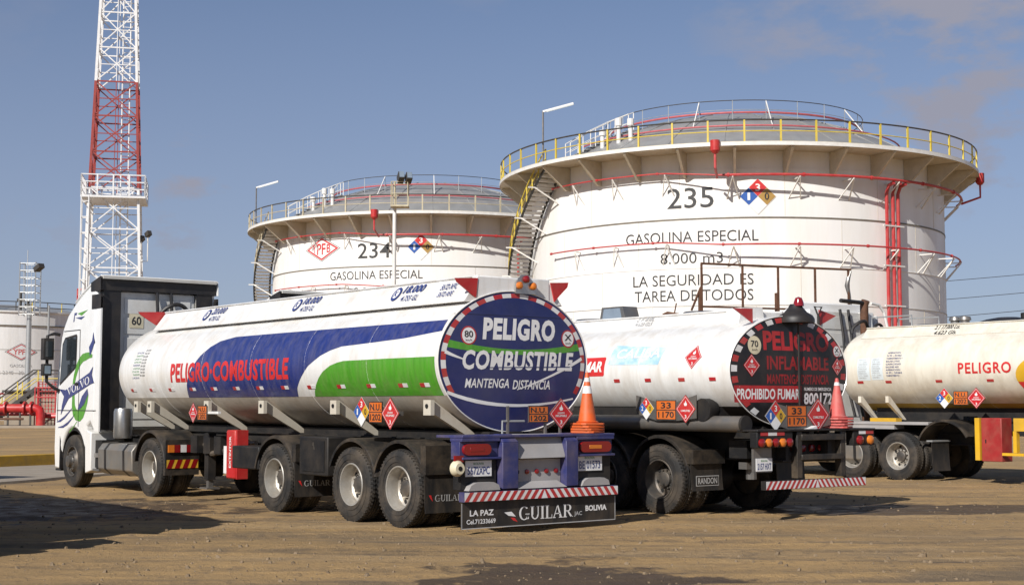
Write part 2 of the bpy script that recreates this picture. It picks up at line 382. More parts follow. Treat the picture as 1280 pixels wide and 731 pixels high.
def un_plate(mb, u0, u1, v0, v1, fn, off, a, b):
    mb.poly([(u0, v0), (u1, v0), (u1, v1), (u0, v1)], fn, off, 'orange_plate'); w_, h_ = u1-u0, v1-v0
    e = .012
    for q in ((u0, u1, v0, v0+e), (u0, u1, v1-e, v1), (u0, u0+e, v0+e, v1-e), (u1-e, u1, v0+e, v1-e), (u0+e, u1-e, (v0+v1)/2-e/2, (v0+v1)/2+e/2)):
        mb.flat([(q[0], q[2]), (q[1], q[2]), (q[1], q[3]), (q[0], q[3])], [(0, 1, 2, 3)], fn, off+.002, 'letter_black')
    ww = min(.26*len(a), .8)
    mb.text(a, u0+w_*(1-ww)/2, v0+h_*.58, w_*ww, h_*.31, fn, off+.003, 'letter_black', bold=.02)
    mb.text(b, u0+w_*.1, v0+h_*.11, w_*.8, h_*.31, fn, off+.003, 'letter_black', bold=.02)
def speed_disc(mb, u, v, r, fn, off, num, ring='red_reflect', face='letter_white'):
    mb.disc(u, v, r, fn, off, ring); mb.disc(u, v, r*.84, fn, off+.002, face)
    mb.text(num, u-r*.55, v-r*.22, r*1.1, r*.72, fn, off+.004, 'letter_black', bold=.02)
    mb.text('km/h', u-r*.4, v-r*.62, r*.8, r*.26, fn, off+.004, 'letter_black')
def rounded_plate(mb, pts, fn, off, th, m):
    mb.prism(pts, fn, off-th, off, m)

# ================================================================== GROUND
def ground_material():
    m = bpy.data.materials.new('dirt'); m.use_nodes = True; t = m.node_tree; b = t.nodes['Principled BSDF']; l = t.links.new
    N = t.nodes.new
    tc = N('ShaderNodeTexCoord')
    def noise(scale, stretch=(1, 1, 1), rot=0, detail=6, rough=.55, dist=0.):
        mp = N('ShaderNodeMapping'); mp.inputs['Scale'].default_value = stretch; mp.inputs['Rotation'].default_value = (0, 0, rot)
        n = N('ShaderNodeTexNoise'); n.inputs['Scale'].default_value = scale; n.inputs['Detail'].default_value = detail; n.inputs['Roughness'].default_value = rough; n.inputs['Distortion'].default_value = dist
        l(tc.outputs['Object'], mp.inputs[0]); l(mp.outputs[0], n.inputs['Vector']); return n.outputs[0]
    def rng(v, a, c, lo=0., hi=1.):
        r = N('ShaderNodeMapRange'); r.inputs[1].default_value = a; r.inputs[2].default_value = c; r.inputs[3].default_value = lo; r.inputs[4].default_value = hi
        l(v, r.inputs[0]); return r.outputs[0]
    def mixc(a, bcol, f):
        x = N('ShaderNodeMix'); x.data_type = 'RGBA'
        if isinstance(a, tuple): x.inputs['A'].default_value = (*a, 1)
        else: l(a, x.inputs['A'])
        if isinstance(bcol, tuple): x.inputs['B'].default_value = (*bcol, 1)
        else: l(bcol, x.inputs['B'])
        l(f, x.inputs['Factor']); return x.outputs['Result']
    def mth(op, a, c):
        x = N('ShaderNodeMath'); x.operation = op
        for i, k in enumerate((a, c)):
            if isinstance(k, (int, float)): x.inputs[i].default_value = k
            else: l(k, x.inputs[i])
        return x.outputs[0]
    c = mixc((.42, .265, .108), (.300, .192, .082), rng(noise(.22, detail=7), .38, .62))
    c = mixc(c, (.165, .120, .073), rng(noise(.55, (.30, 1.25, 1), .22, 8, .6, 1.2), .50, .64, 0, .8))      # packed tyre lanes
    c = mixc(c, (.400, .272, .138), rng(noise(.8, (.22, 1.7, 1), -.12, 8, .6, 1.0), .53, .68, 0, .8))        # dusty ridges
    c = mixc(c, (.15, .105, .062), rng(noise(4.5, detail=10, rough=.78), .52, .64, 0, .7))
    c = mixc(c, (.42, .32, .20), rng(noise(30, detail=5, rough=.7), .56, .70, 0, .55))
    c = mixc(c, (.09, .065, .042), rng(noise(55, detail=4, rough=.7), .58, .70, 0, .5))
    at = N('ShaderNodeAttribute'); at.attribute_name = 'pack'
    c = mixc(c, (.140, .100, .060), mth('MULTIPLY', at.outputs['Fac'], rng(noise(2.2, detail=8, rough=.7), .36, .58, .1, .9)))   # soil pressed by tyres
    # ragged ellipses: moist soil in front, painted shade at left, both in right band
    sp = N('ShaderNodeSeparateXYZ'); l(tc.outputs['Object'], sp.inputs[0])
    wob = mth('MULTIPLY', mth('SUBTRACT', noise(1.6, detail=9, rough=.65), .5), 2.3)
    damp_shade = None
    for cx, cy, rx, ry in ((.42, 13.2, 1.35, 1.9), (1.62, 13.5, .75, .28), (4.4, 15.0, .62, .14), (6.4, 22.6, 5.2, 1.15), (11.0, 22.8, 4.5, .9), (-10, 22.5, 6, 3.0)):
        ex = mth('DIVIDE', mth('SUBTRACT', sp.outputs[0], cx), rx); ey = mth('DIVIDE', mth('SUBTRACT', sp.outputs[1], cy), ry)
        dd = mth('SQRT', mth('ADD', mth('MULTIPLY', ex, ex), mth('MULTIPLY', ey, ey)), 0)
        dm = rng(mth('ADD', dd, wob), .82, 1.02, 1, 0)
        damp_shade = dm if damp_shade is None else mth('MAXIMUM', damp_shade, dm)
    wet_shade = mth('MULTIPLY', damp_shade, .85)
    c = mixc(c, (.050, .033, .021), wet_shade)
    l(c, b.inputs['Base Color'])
    l(rng(mth('MULTIPLY', wet_shade, rng(noise(3, detail=5), .35, .6)), 0, .85, .95, .5), b.inputs['Roughness'])
    h = mth('ADD', mth('MULTIPLY', noise(9, detail=9, rough=.7), .7), mth('MULTIPLY', noise(45, detail=6, rough=.7), .3))
    h = mth('ADD', h, mth('MULTIPLY', noise(1.5, (.12, 2.2, 1), .08, 8), 1.2))
    bp = N('ShaderNodeBump'); bp.inputs['Strength'].default_value = 1.0; bp.inputs['Distance'].default_value = .06
    l(h, bp.inputs['Height']); l(bp.outputs[0], b.inputs['Normal'])
    MATS['dirt'] = m
ground_material()

RUTS = [(15.7, -.13, .006), (17.6, -.13, .006), (14.25, -.035, .012), (16.2, -.045, .010), (18.7, .05, -.004), (13.3, .09, .0), (20.6, .02, .002)]
def rut(x, y):
    h = 0.; pk = 0.
    for i, (a, b, c) in enumerate(RUTS):
        d = y-(a+b*x+c*x*x+.12*mnoise.noise(Vector((x*.4, i*7., 0))))
        if abs(d) < .9:
            k = .5+.5*mnoise.noise(Vector((x*.25, i*3.3, 5)))+.2
            h += k*(-.030*math.exp(-(d/.16)**2)+.020*math.exp(-((abs(d)-.30)/.12)**2)); pk = max(pk, k*math.exp(-(d/.20)**4))
    return h, min(1., pk)
def gz(x, y):
    """height of the dirt: low ruts and lumps near the camera, flat far away"""
    d = math.hypot(x, y)
    if d > 70: return 0.
    f = 1. if d < 40 else (70-d)/30
    n = mnoise.noise(Vector((x*.35, y*1.6, 0)))*.018+mnoise.noise(Vector((x*1.7, y*3.1, 4)))*.010+mnoise.noise(Vector((x*5, y*6, 9)))*.005
    n += rut(x, y)[0]
    p = math.exp(-(((x-.42)/1.0)**2+((y-12.9)/1.1)**2))*.05
    return (n-p)*f
def axis_pts(lo, hi, step, far):
    a = []; k = lo
    while k <= hi: a.append(k); k += step
    e = [hi]; s = step
    while e[-1] < far: s *= 1.35; e.append(e[-1]+s)
    b = [lo]; s = step
    while b[-1] > -far: s *= 1.35; b.append(b[-1]-s)
    return b[:0:-1]+a+e[1:]
xs = axis_pts(-13, 16, .14, 3000); ys = axis_pts(9, 34, .10, 3000)
mb = MB(); nx = len(xs)
mb.v = [(x, y, gz(x, y)) for y in ys for x in xs]
mb.f = [[j*nx+i, j*nx+i+1, (j+1)*nx+i+1, (j+1)*nx+i] for j in range(len(ys)-1) for i in range(nx-1)]
mb.m = [mb.mi('dirt')]*len(mb.f)
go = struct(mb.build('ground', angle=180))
pa = go.data.attributes.new('pack', 'FLOAT', 'POINT')
pa.data.foreach_set('value', [rut(v[0], v[1])[1] if abs(v[0]) < 16 and 11 < v[1] < 26 else 0. for v in mb.v])

# shallow water left in the dip at the front
m_ = pm('muddy_water', (.045, .032, .024), .06, var=.25, scale=3)
mb = MB(); q = [(.30+(.62+.16*mnoise.noise(Vector((math.cos(a), math.sin(a), 2))))*math.cos(a)*.9, 12.98+(.62+.3*mnoise.noise(Vector((math.cos(a)*1.5, math.sin(a)*1.5, 7))))*math.sin(a)*.62) for a in [i*math.pi/20 for i in range(40)]]
mb.poly(q, lambda u, v, off: (u, v, -.022), 0, 'muddy_water'); struct(mb.build('puddle'))
# loose stones on the dirt: nobody could count them
mb = MB()
for k in range(2600):
    y = 11.2+22*random.random()**1.6; x = (random.random()-.5)*.76*y
    s = random.choice((.006, .007, .008, .010, .012, .014, .02, .026))*(.8+.5*random.random())
    if random.random() < .006: s *= 1.8
    z = gz(x, y); a = random.random()*6; vs = []
    for i in range(5):
        rr = s*(.75+.5*random.random()); vs.append((x+rr*math.cos(a+i*1.257), y+rr*math.sin(a+i*1.257), z-.004))
    tx, ty = (random.random()-.5)*s, (random.random()-.5)*s
    vs += [(x+tx+.55*(v[0]-x), y+ty+.55*(v[1]-y), z+s*(.6+.4*random.random())) for v in vs[:5]]
    mb.add(vs, [(5, 6, 7, 8, 9)]+[(i, (i+1) % 5, (i+1) % 5+5, i+5) for i in range(5)], 'stone')
o = mb.build('gravel', angle=10); o['kind'] = 'stuff'; tag(o, 'loose stones scattered over the dirt yard', 'gravel')

# concrete strip and kerb at the left
kd = Vector((.56, .828)); kn = Vector((-kd.y, kd.x)); k0 = Vector((-13.05, 36.2))
pd = Vector((.32, .947)); p0 = Vector((-10.45, 29.4))
mb = MB(); vs = []; N = 60
for i in range(N):
    t = -22+44*i/(N-1); a = p0+pd*t+Vector((.16*mnoise.noise(Vector((t*.7, 3, 0)))+.06*mnoise.noise(Vector((t*3, 3, 0))), 0)); b = k0+kd*(t+.5)
    vs += [(a.x, a.y, -.03), (a.x-.04, a.y, .055), (b.x, b.y, .06)]
mb.add(vs, [f for i in range(N-1) for f in ((3*i, 3*i+3, 3*i+4, 3*i+1), (3*i+1, 3*i+4, 3*i+5, 3*i+2))], 'concrete')
struct(mb.build('pavement', angle=20))
mb = MB()
for i in range(-10, 14):
    a = k0+kd*(i*1.9); b = k0+kd*(i*1.9+1.88); m = 'kerb_black' if i % 3 == 2 else 'kerb_yellow'
    q = [a, b, b+kn*.35, a+kn*.35]
    mb.prism([tuple(v) for v in q], lambda u, v, w_: (u, v, w_), -.05, .34, m)
struct(mb.build('kerb', bevel=.02))
mb = MB()
q = [k0+kd*-24+kn*.36, k0+kd*30+kn*.36, k0+kd*60+kn*60, k0+kd*-30+kn*60]
mb.add([(v.x, v.y, .29+.0*i) for i, v in enumerate(q)], [(0, 1, 2, 3)], 'dirt'); struct(mb.build('terrace'))

# ================================================================== STORAGE TANKS
TR, PLZ, PLR = 12.7, 15.28, 14.7
def pol(r, deg, z): a = R(deg); return Vector((r*math.sin(a), -r*math.cos(a), z))
def dome_z(r): return 15.6+3.9*(1-(r/TR)**2)
def storage_tank(name, label, cx, cy, number, rail_mat, logo, word_pos, hose_deg):
    t = thing(name, label, 'storage tank', (cx, cy, 0))
    mb = MB(); n = 160
    prof = [(TR, 0), (TR, 2.4), (TR, 4.9)]
    mb.lathe([(TR, -.1), (TR, 15.5), (TR+.12, 15.5), (TR+.12, 15.65), (TR-.05, 15.65)], 'tank_white', n)
    for z, m, hh in ((2.35, 'weld_pale', .02), (4.7, 'weld_pale', .02), (6.95, 'weld_pale', .02), (9.0, 'tank_white', .02), (11.68, 'weld_dark', .04), (14.35, 'tank_white', .02)):
        mb.lathe([(TR, z-hh), (TR+.03, z-hh), (TR+.03, z+hh), (TR, z+hh)], m, n)
    # vertical seams of the shell plates
    for k, (za, zb) in enumerate(((0, 2.3), (2.4, 4.65), (4.75, 6.9), (7., 8.95), (9.05, 11.6), (11.75, 15.3))):
        for j in range(14):
            d = j*360/14+k*11; p, q = pol(TR+.004, d, za), pol(TR+.004, d, zb); mb.beam(p, q, .016, .016, 'tank_beige', up=pol(1, d, 0))
    f = cyl_map(TR); k = R(1)*TR; g = (.25, None)
    def wtext(s, d0, d1, z, h, bold=0.): mb.text(s, d0*k, z, (d1-d0)*k, h, f, .02, 'letter_black', bold=bold, grid=g)
    wtext(number, word_pos[0][0], word_pos[0][1], 12.28, 1.12, .004)
    for (s, d0, d1, z, h) in word_pos[1]: wtext(s, d0, d1, z, h, -.002)
    if logo:
        u, v = -36.2*k, 13.15
        for rr, m in ((1.0, 'letter_black'), (.955, 'letter_white'), (.90, 'haz_red'), (.76, 'letter_white')):
            mb.poly([(u, v+rr*.93), (u-rr*1.78, v), (u, v-rr*.93), (u+rr*1.78, v)], f, .012+.006*(1-rr)*10, m, (.3, None))
        mb.text('Y', u-.95, v-.28, .36, .62, f, .03, 'haz_red', bold=.015, grid=g); mb.text('PF', u-.48, v-.42, .86, .84, f, .03, 'haz_red', bold=.015, grid=g); mb.text('B', u+.50, v-.28, .36, .62, f, .03, 'haz_red', bold=.015, grid=g)
    shell = mb.build('shell', t)
    mb = MB(); nfpa(mb, (-3. if number == '235' else .2)*k, 12.82 if number == '235' else 13.05, .97, f, .03, yellow='haz_ochre'); mb.build('hazard_diamond', t)
    # roof dome
    mb = MB(); mb.lathe([(r, dome_z(r)) for r in (12.6, 11.5, 10, 8.5, 7, 5.5, 4, 2.5, 1.2, .01)], 'dome_grey', 96)
    for j in range(24):
        pts = [pol(r, j*15+4, dome_z(r)+.03) for r in (12.5, 10, 8, 6, 4)]; mb.tube(pts, .03, 'dome_grey', 5)
    mb.build('roof', t)
    # platform ring
    mb = MB(); mb.lathe([(TR-.02, PLZ), (PLR, PLZ), (PLR+.02, PLZ+.02), (PLR+.02, PLZ+.2), (PLR, PLZ+.2), (TR+.12, PLZ+.06)], 'tank_beige', 120)
    mb.lathe([(PLR+.022, PLZ-.02), (PLR+.04, PLZ-.02), (PLR+.04, PLZ+.17), (PLR+.022, PLZ+.17)], 'rail_white', 120)
    pl = mb.build('platform', t)
    for j in range(30):
        d = j*12+3.5
        a0, a1, a2 = pol(TR+.02, d, PLZ-1.35), pol(TR+.02, d, PLZ-.01), pol(PLR-.1, d, PLZ-.01)
        side = pol(1, d+90, 0)*.05; mb = MB()
        a3 = pol(TR+.35, d, PLZ-1.35); a4 = pol(PLR-.1, d, PLZ-.12)
        P = [a0, a1, a2, a4, a3]
        mb.add([p-side*1.4 for p in P]+[p+side*1.4 for p in P], [(0, 1, 2, 3, 4), (9, 8, 7, 6, 5)]+[(i, (i+1) % 5, (i+1) % 5+5, i+5) for i in range(5)], 'tank_beige')
        b = mb.build('bracket', pl)
    # railing
    rl = MB()
    ring = lambda r, z, nn=96: [pol(r, 360*i/nn, z) for i in range(nn)]
    rl.tube(ring(PLR-.06, PLZ+1.35), .045, 'rail_dark', 6, True)
    rl.tube(ring(PLR-.06, PLZ+.75), .03, rail_mat, 6, True)
    ro = rl.build('railing', t)
    for j in range(48):
        d = j*7.5+1; mb = MB(); a = pol(PLR-.06, d, PLZ+.15); mb.beam(a, a+Vector((0, 0, 1.2)), .10, .08, rail_mat, up=pol(1, d, 0)); mb.build('post', ro)
    # fire-water rings on triangular supports
    for z, r, d0, d1 in ((13.86, TR+1.0, -61, 84), (10.15, TR+.85, -63, 84)):
        # the left run hugs the shell and sits a little higher; the right run carries the larger main
        sm = lambda d: max(0., min(1., (-12-d)/14))
        rr_ = lambda d: r-.45*sm(d); zz_ = lambda d: z+(.32 if z > 12 else .25)*sm(d)
        thick = .075 if z > 12 else .05
        mb = MB(); dl = [d0+(d1-d0)*i/60 for i in range(61)]
        mb.tube([pol(rr_(d), d, zz_(d)) for d in dl], [.042 if d < -12 else thick for d in dl], 'pipe_red', 8)
        for d in dl[::7]:
            p = pol(rr_(d), d, zz_(d)); q = pol(rr_(d), d+.5, zz_(d)); mb.tube([p, q], .075 if d < -12 else thick+.04, 'pipe_red', 8)
        po = mb.build('fire_water_pipe', t)
        for d in (-52, -39, -25, -9, 6, 19, 32, 46, 59, 72, 83):
            s = MB(); p = pol(rr_(d)+.05, d, zz_(d)-.1)
            s.beam(p, pol(TR, d, zz_(d)-.1), .06, .06, 'rail_white'); s.beam(p, pol(TR, d+1.5, zz_(d)-1.15), .06, .06, 'rail_white'); s.beam(p, pol(TR, d-1.5, zz_(d)-1.15), .05, .05, 'rail_white')
            s.build('pipe_support', po)
    for d in hose_deg:
        mb = MB(); mb.tube([pol(TR+.42, d, 0), pol(TR+.42, d, 13.2), pol(TR+.6, d, 13.6), pol(TR+1.0, d, 13.72)], .10, 'pipe_red', 8); mb.build('riser_pipe', t)
    if len(hose_deg) > 1:
        mb = MB()
        for z in (5.2, 7., 9.2, 11.4): mb = MB(); mb.beam(pol(TR+.5, hose_deg[0]-1.5, z), pol(TR+.5, hose_deg[-1]+1.5, z), .09, .07, 'rail_white'); mb.build('riser_clamp', t)
    for d in (-12.5, 76):
        mb = MB(); p = pol(PLR+.12, d, 15.0)
        mb.tube([p+Vector((0, 0, -.15)), p+Vector((0, 0, .0)), p+Vector((0, 0, .55))], [.13, .26, .26], 'red_paint', 12)
        mb.tube([p+Vector((0, 0, .3)), pol(PLR-.5, d, 15.4), pol(TR, d, 15.45)], .11, 'red_paint', 8)
        mb.tube([p, p+Vector((0, 0, -.9)), pol(TR+1.0, d, 13.72)], .07, 'pipe_red', 8)
        mb.build('foam_chamber', t)
    # spiral stairway
    st = MB(); hand = MB()
    sz = lambda d: 15.28-(-58-d)*.195
    ds = [-58-1.6*i for i in range(49)]
    for r in (TR+.22, TR+1.45): st.tube([pol(r, d, sz(d)) for d in ds], .085, 'stair_black', 6)
    so_ = st.build('stairway', t)
    tr = MB()
    for i in range(64):
        d = -58-1.2*i; tr.beam(pol(TR+.24, d, sz(d)+.06), pol(TR+1.43, d, sz(d)+.06), .29, .15, 'rail_white')
    tr.build('tread', so_)
    hand.tube([pol(TR+1.45, d, sz(d)+1.05) for d in ds], .045, rail_mat, 6); hand.tube([pol(TR+1.45, d, sz(d)+.55) for d in ds], .03, rail_mat, 6)
    for d in ds[::2]: a = pol(TR+1.45, d, sz(d)); hand.beam(a, a+Vector((0, 0, 1.05)), .07, .07, rail_mat)
    hand.build('handrail', so_)
    for d in ds[3::5]:
        sup = MB(); sup.beam(pol(TR, d+1, sz(d)-1.0), pol(TR+1.5, d, sz(d)-.1), .08, .08, 'rail_white'); sup.beam(pol(TR, d, sz(d)-.1), pol(TR+1.9, d, sz(d)-.1), .08, .08, 'rail_white'); sup.build('stair_support', so_)
    # roof walkway with handrails and the crown railing
    wk = MB()
    for e in (-1.6, 1.6): wk.tube([pol(r, -58+e*9/max(r, 3), dome_z(r)+1.15) for r in (12.6, 11, 9.5, 8)], .03, 'rail_white', 6); wk.tube([pol(r, -58+e*9/max(r, 3), dome_z(r)+.6) for r in (12.6, 11, 9.5, 8)], .025, 'rail_white', 6)
    for e in (-1.6, 1.6):
        for r in (12.6, 11.7, 10.8, 9.9, 9, 8): a = pol(r, -58+e*9/r, dome_z(r)); wk.beam(a, a+Vector((0, 0, 1.15)), .05, .05, 'rail_white')
    for i in range(12): r = 12.5-i*.4; wk.beam(pol(r, -60, dome_z(r)+.12), pol(r, -56, dome_z(r)+.12), .3, .04, 'galvanised')
    wk.build('roof_walkway', t)
    cr_ = MB(); rr = 8.0; zz = dome_z(rr)
    cr_.tube(ring(rr, zz+1.15, 60), .026, 'rail_dark', 6, True); cr_.tube(ring(rr, zz+.6, 60), .016, 'galvanised', 6, True)
    for j in range(26):
        d = j*360/26+5; a = pol(rr, d, zz); cr_.beam(a, a+Vector((0, 0, 1.15)), .04, .04, 'galvanised')
        if j % 3 == 0: cr_.beam(a+Vector((0, 0, 1.1)), pol(rr+1.3, d, dome_z(rr+1.3)), .05, .05, 'rail_white')
    cr_.build('crown_railing', t)
    fp = MB(); fp.tube([pol(7.9, d, dome_z(7.9)+.42) for d in range(-90, 91, 5)], .065, 'foam_pink', 8); fp.tube([pol(10.2, d, dome_z(10.2)+.22) for d in range(-70, 86, 5)], .05, 'foam_pink', 8)
    fp.tube([pol(10.2, 84, dome_z(10.2)+.22), pol(12.4, 80, 15.9), pol(PLR, 77, 15.4)], .07, 'foam_pink', 8)
    fp.build('foam_pipe', t)
    vt = MB()
    for d, r, h in ((-47, 10.6, 1.5), (-43, 10.4, 1.3), (-52, 11, 1.1)):
        a = pol(r, d, dome_z(r)-.1); vt.tube([a, a+Vector((0, 0, h*.7)), a+Vector((0, 0, h*.7)), a+Vector((0, 0, h))], [.13, .13, .20, .20], 'rail_white', 10)
    vt.build('vent', t)
    return t
LA = [('GASOLINA ESPECIAL', -36.7, -3., 10.42, .60), ('8.000 m3', -27.2, -11.6, 9.26, .58), ('LA SEGURIDAD ES', -34.7, -4.3, 8.06, .60), ('TAREA DE TODOS', -34.3, -4.4, 7.22, .60)]
storage_tank('storage_tank', 'nearer big white fuel tank numbered 235 with yellow railing on its rim', 13.95, 88.9, '235', 'rail_yellow', False, ((-25.3, -13.7), LA), (30.5, 32.6, 34.4))
LB = [('GASOLINA ESPECIAL', -32.3, .8, 10.75, .62), ('8.000 m3', -22.9, -7., 9.55, .60), ('LA SEGURIDAD ES', -31, -1, 8.3, .6), ('TAREA DE TODOS', -31, -1, 7.4, .6)]
storage_tank('storage_tank', 'farther big white fuel tank numbered 234 with a red diamond emblem', -6.68, 115.8, '234', 'rail_beige', True, ((-21.5, -9.9), LB), (33,))

# old low tank at the left edge
OX, OY, OR, OZ = -57., 156., 12.5, 11.0
t = thing('storage_tank', 'low weathered white tank with diamond emblem at the left edge', 'storage tank', (OX, OY, 0))
mb = MB(); mb.lathe([(OR, -.1), (OR, OZ), (OR+.15, OZ), (OR+.15, OZ+.15), (OR-.1, OZ+.15)], 'tank_old', 120)
for z in (2.4, 4.8, 7.2): mb.lathe([(OR, z-.03), (OR+.03, z-.03), (OR+.03, z+.03), (OR, z+.03)], 'weld_pale', 120)
mb.lathe([(OR, 9.6), (OR+.12, 9.6), (OR+.12, 9.7), (OR, 9.7)], 'weld_dark', 120)
f = cyl_map(OR); kk = R(1)*OR; u = 33.*kk; v = 6.95
for rr, m in ((1.0, 'letter_black'), (.95, 'letter_white'), (.89, 'haz_red'), (.78, 'letter_white')): mb.poly([(u, v+rr*.9), (u-rr*1.65, v), (u, v-rr*.9), (u+rr*1.65, v)], f, .012+.06*(1-rr), m, (.3, None))
mb.text('YPFB', u-.8, v-.28, 1.6, .56, f, .03, 'haz_red', bold=.01, grid=(.25, None))
mb.text('GASOLINA', u-1.1, v-1.55, 2.2, .3, f, .02, 'letter_grey', grid=(.25, None)); mb.text('TK 2340 - 30.78.000', u-2.6, v-2.3, 4.4, .36, f, .02, 'letter_grey', grid=(.25, None))
mb.build('shell', t)
mb = MB(); mb.lathe([(OR-.1, OZ+.1), (8, OZ+.9), (4, OZ+1.3), (.01, OZ+1.5)], 'dome_grey', 60); mb.build('roof', t)
mb = MB()
for z in (.55, 1.1): mb.tube([pol(OR, 6*i, OZ+z) for i in range(60)], .05, 'rail_dark', 6, True)
for j in range(48): a = pol(OR, j*7.5, OZ); mb.beam(a, a+Vector((0, 0, 1.1)), .08, .08, 'rail_yellow' if j % 2 else 'rail_dark')
mb.build('railing', t)
for dd in (45, 63):
    mb = MB(); mb.tube([pol(OR+.3, dd, 0), pol(OR+.3, dd, OZ+.8)], .11, 'galvanised', 8); mb.build('riser_pipe', t)
mb = MB()
for d, h in ((14, 1.4), (20, 1.9), (34, 2.1), (38, 1.3)):
    a = pol(OR-1.5, d, OZ); mb.tube([a, a+Vector((0, 0, h))], .12, 'rail_dark', 8); mb.box(a.x-.35, a.x+.35, a.y-.2, a.y+.2, OZ+h*.6, OZ+h*.6+.25, 'rail_dark')
mb.build('vent', t)

# ------------------------------------------------------------------ lamp posts on the tank rims
def rim_lamp(label, p, h, arm):
    t = thing('lamp_post', label, 'lamp', p, 0, 'tube lamps on the tank rims')
    mb = MB(); mb.cyl((0, 0, 0), (0, 0, h), .05, 'steel_grey', 8); mb.build('pole', t)
    mb = MB(); q = Vector(arm); mb.beam((0, 0, h-.03), Vector((0, 0, h-.03))+q, .12, .10, 'letter_white'); mb.beam(Vector((0, 0, h-.10))+q*.12, Vector((0, 0, h-.10))+q, .09, .05, 'sticker_pale'); mb.build('lamp_head', t)
p = Vector((13.95, 88.9, 0))+pol(PLR-.2, -57, PLZ+.2); rim_lamp('tube lamp on a thin pole at the rim of tank 235', p, 3.0, (1.75, -.3, .42))
p = Vector((-6.68, 115.8, 0))+pol(PLR-.2, -66, PLZ+.2); rim_lamp('tube lamp on a thin pole at the rim of tank 234', p, 3.0, (1.75, -.3, .45))

# floodlight pole in front of tank 234
t = thing('floodlight_pole', 'tall pale pole with railed basket and floodlights before tank 234', 'light pole', (-4.95, 59.5, 0))
mb = MB(); mb.tube([(0, 0, 0), (0, 0, 10.0)], [.10, .08], 'rail_white', 12); mb.tube([(0, 0, 10), (0, 0, 11.0)], .04, 'rail_beige', 8); mb.build('pole', t)
mb = MB(); mb.box(-.15, .6, -.35, .35, 9.9, 9.97, 'rail_beige')
for x in (-.12, .57):
    for y in (-.32, .32): mb.cyl((x, y, 9.95), (x, y, 10.95), .022, 'rail_beige', 6)
for z in (10.45, 10.95): mb.tube([(-.12, -.32, z), (.57, -.32, z), (.57, .32, z), (-.12, .32, z)], .02, 'rail_beige', 6, True)
mb.build('basket', t)
for x, a in ((.22, .15), (.55, -.5)):
    mb = MB(); mb.beam((x, -.1, 11.02), (x+.10, -.42, 11.22+a*.05), .24, .34, 'rail_dark'); mb.beam((x+.105, -.43, 11.225+a*.05), (x+.11, -.45, 11.235+a*.05), .2, .28, 'glass_blue'); mb.tube([(x, 0, 10.95), (x, -.1, 11.05)], .03, 'rail_dark', 6); mb.build('floodlight', t)

# ------------------------------------------------------------------ lattice tower
t = thing('lattice_tower', 'tall tapering red and white lattice tower with railed platform', 'tower', (-30.95, 110, 0), R(12))
hw = lambda z: 2.42-(z)*.0335 if z < 40 else 1.2
legs = MB()
def band(z): return 'tower_red' if 18.2 < z < 26.5 else 'tower_white'
lv = [0, 3, 6, 9, 12, 15, 18.2, 21, 23.8, 26.5, 29.2, 32, 35, 38, 41]
for a, b in zip(lv, lv[1:]):
    m = band((a+b)/2); ha, hb = hw(a), hw(b); c = [(-1, -1), (1, -1), (1, 1), (-1, 1)]
    for i in range(4):
        p0_, p1_ = Vector((c[i][0]*ha, c[i][1]*ha, a)), Vector((c[i][0]*hb, c[i][1]*hb, b))
        q0_, q1_ = Vector((c[(i+1) % 4][0]*ha, c[(i+1) % 4][1]*ha, a)), Vector((c[(i+1) % 4][0]*hb, c[(i+1) % 4][1]*hb, b))
        legs.beam(p0_, p1_, .19, .19, m); legs.beam(p0_, q1_, .085, .085, m); legs.beam(q0_, p1_, .085, .085, m); legs.beam(p1_, q1_, .10, .10, m)
        legs.beam((p0_+p1_)/2, (q0_+q1_)/2, .065, .065, m); legs.beam((p0_+q0_)/2, (p1_+q1_)/2, .055, .055, m)
legs.build('lattice_frame', t)
mb = MB()
for s_ in (-.28, .28): mb.tube([(s_+.75, -.2, 0), (s_+.62, -.2, 41)], .06, 'tower_white', 6)
for i in range(100): z = i*.41; mb.beam((.72-z*.002-.28, -.2, z), (.72-z*.002+.28, -.2, z), .045, .045, band(z))
for i in range(20): z = 2+i*2; mb.beam((.72-.3, -.2, z), (.72-.3, -.8, z), .05, .05, band(z)); mb.beam((.72+.3, -.2, z), (.72+.3, -.8, z), .05, .05, band(z))
mb.build('ladder', t)
mb = MB(); mb.box(-2.4, 2.4, -2.4, 2.4, 17.35, 17.5, 'tower_white'); po = mb.build('platform', t)
mb = MB()
for z in (18.0, 18.55, 19.1): mb.tube([(-2.35, -2.35, z), (2.35, -2.35, z), (2.35, 2.35, z), (-2.35, 2.35, z)], .05, 'tower_white', 6, True)
for i in range(5):
    for x, y in ((-2.35+1.175*i, -2.35), (-2.35+1.175*i, 2.35), (-2.35, -2.35+1.175*i), (2.35, -2.35+1.175*i)): mb.beam((x, y, 17.5), (x, y, 19.1), .11, .11, 'tower_white')
mb.build('railing', po)
mb = MB()
for x in (-2.3, -1.75):
    for y in (-2.6, -1.9): mb.cyl((x, y, 8.5), (x, y, 17.4), .05, 'tower_white', 6)
for i in range(8): z = 8.6+i*1.2; mb.tube([(-2.3, -2.6, z), (-1.75, -2.6, z), (-1.75, -1.9, z), (-2.3, -1.9, z)], .04, 'tower_white', 6, True)
mb.build('ladder_cage', t)
for z, dx in ((14.6, .0), (14.2, -.5)):
    mb = MB(); mb.tube([(hw(13), -1.5, 12.6), (2.6+dx, -1.5, 12.6), (2.6+dx, -1.5, z)], .05, 'rail_white', 6); mb.beam((2.5+dx, -1.4, z), (2.75+dx, -1.75, z+.2), .34, .36, 'rail_dark'); mb.build('floodlight', t)

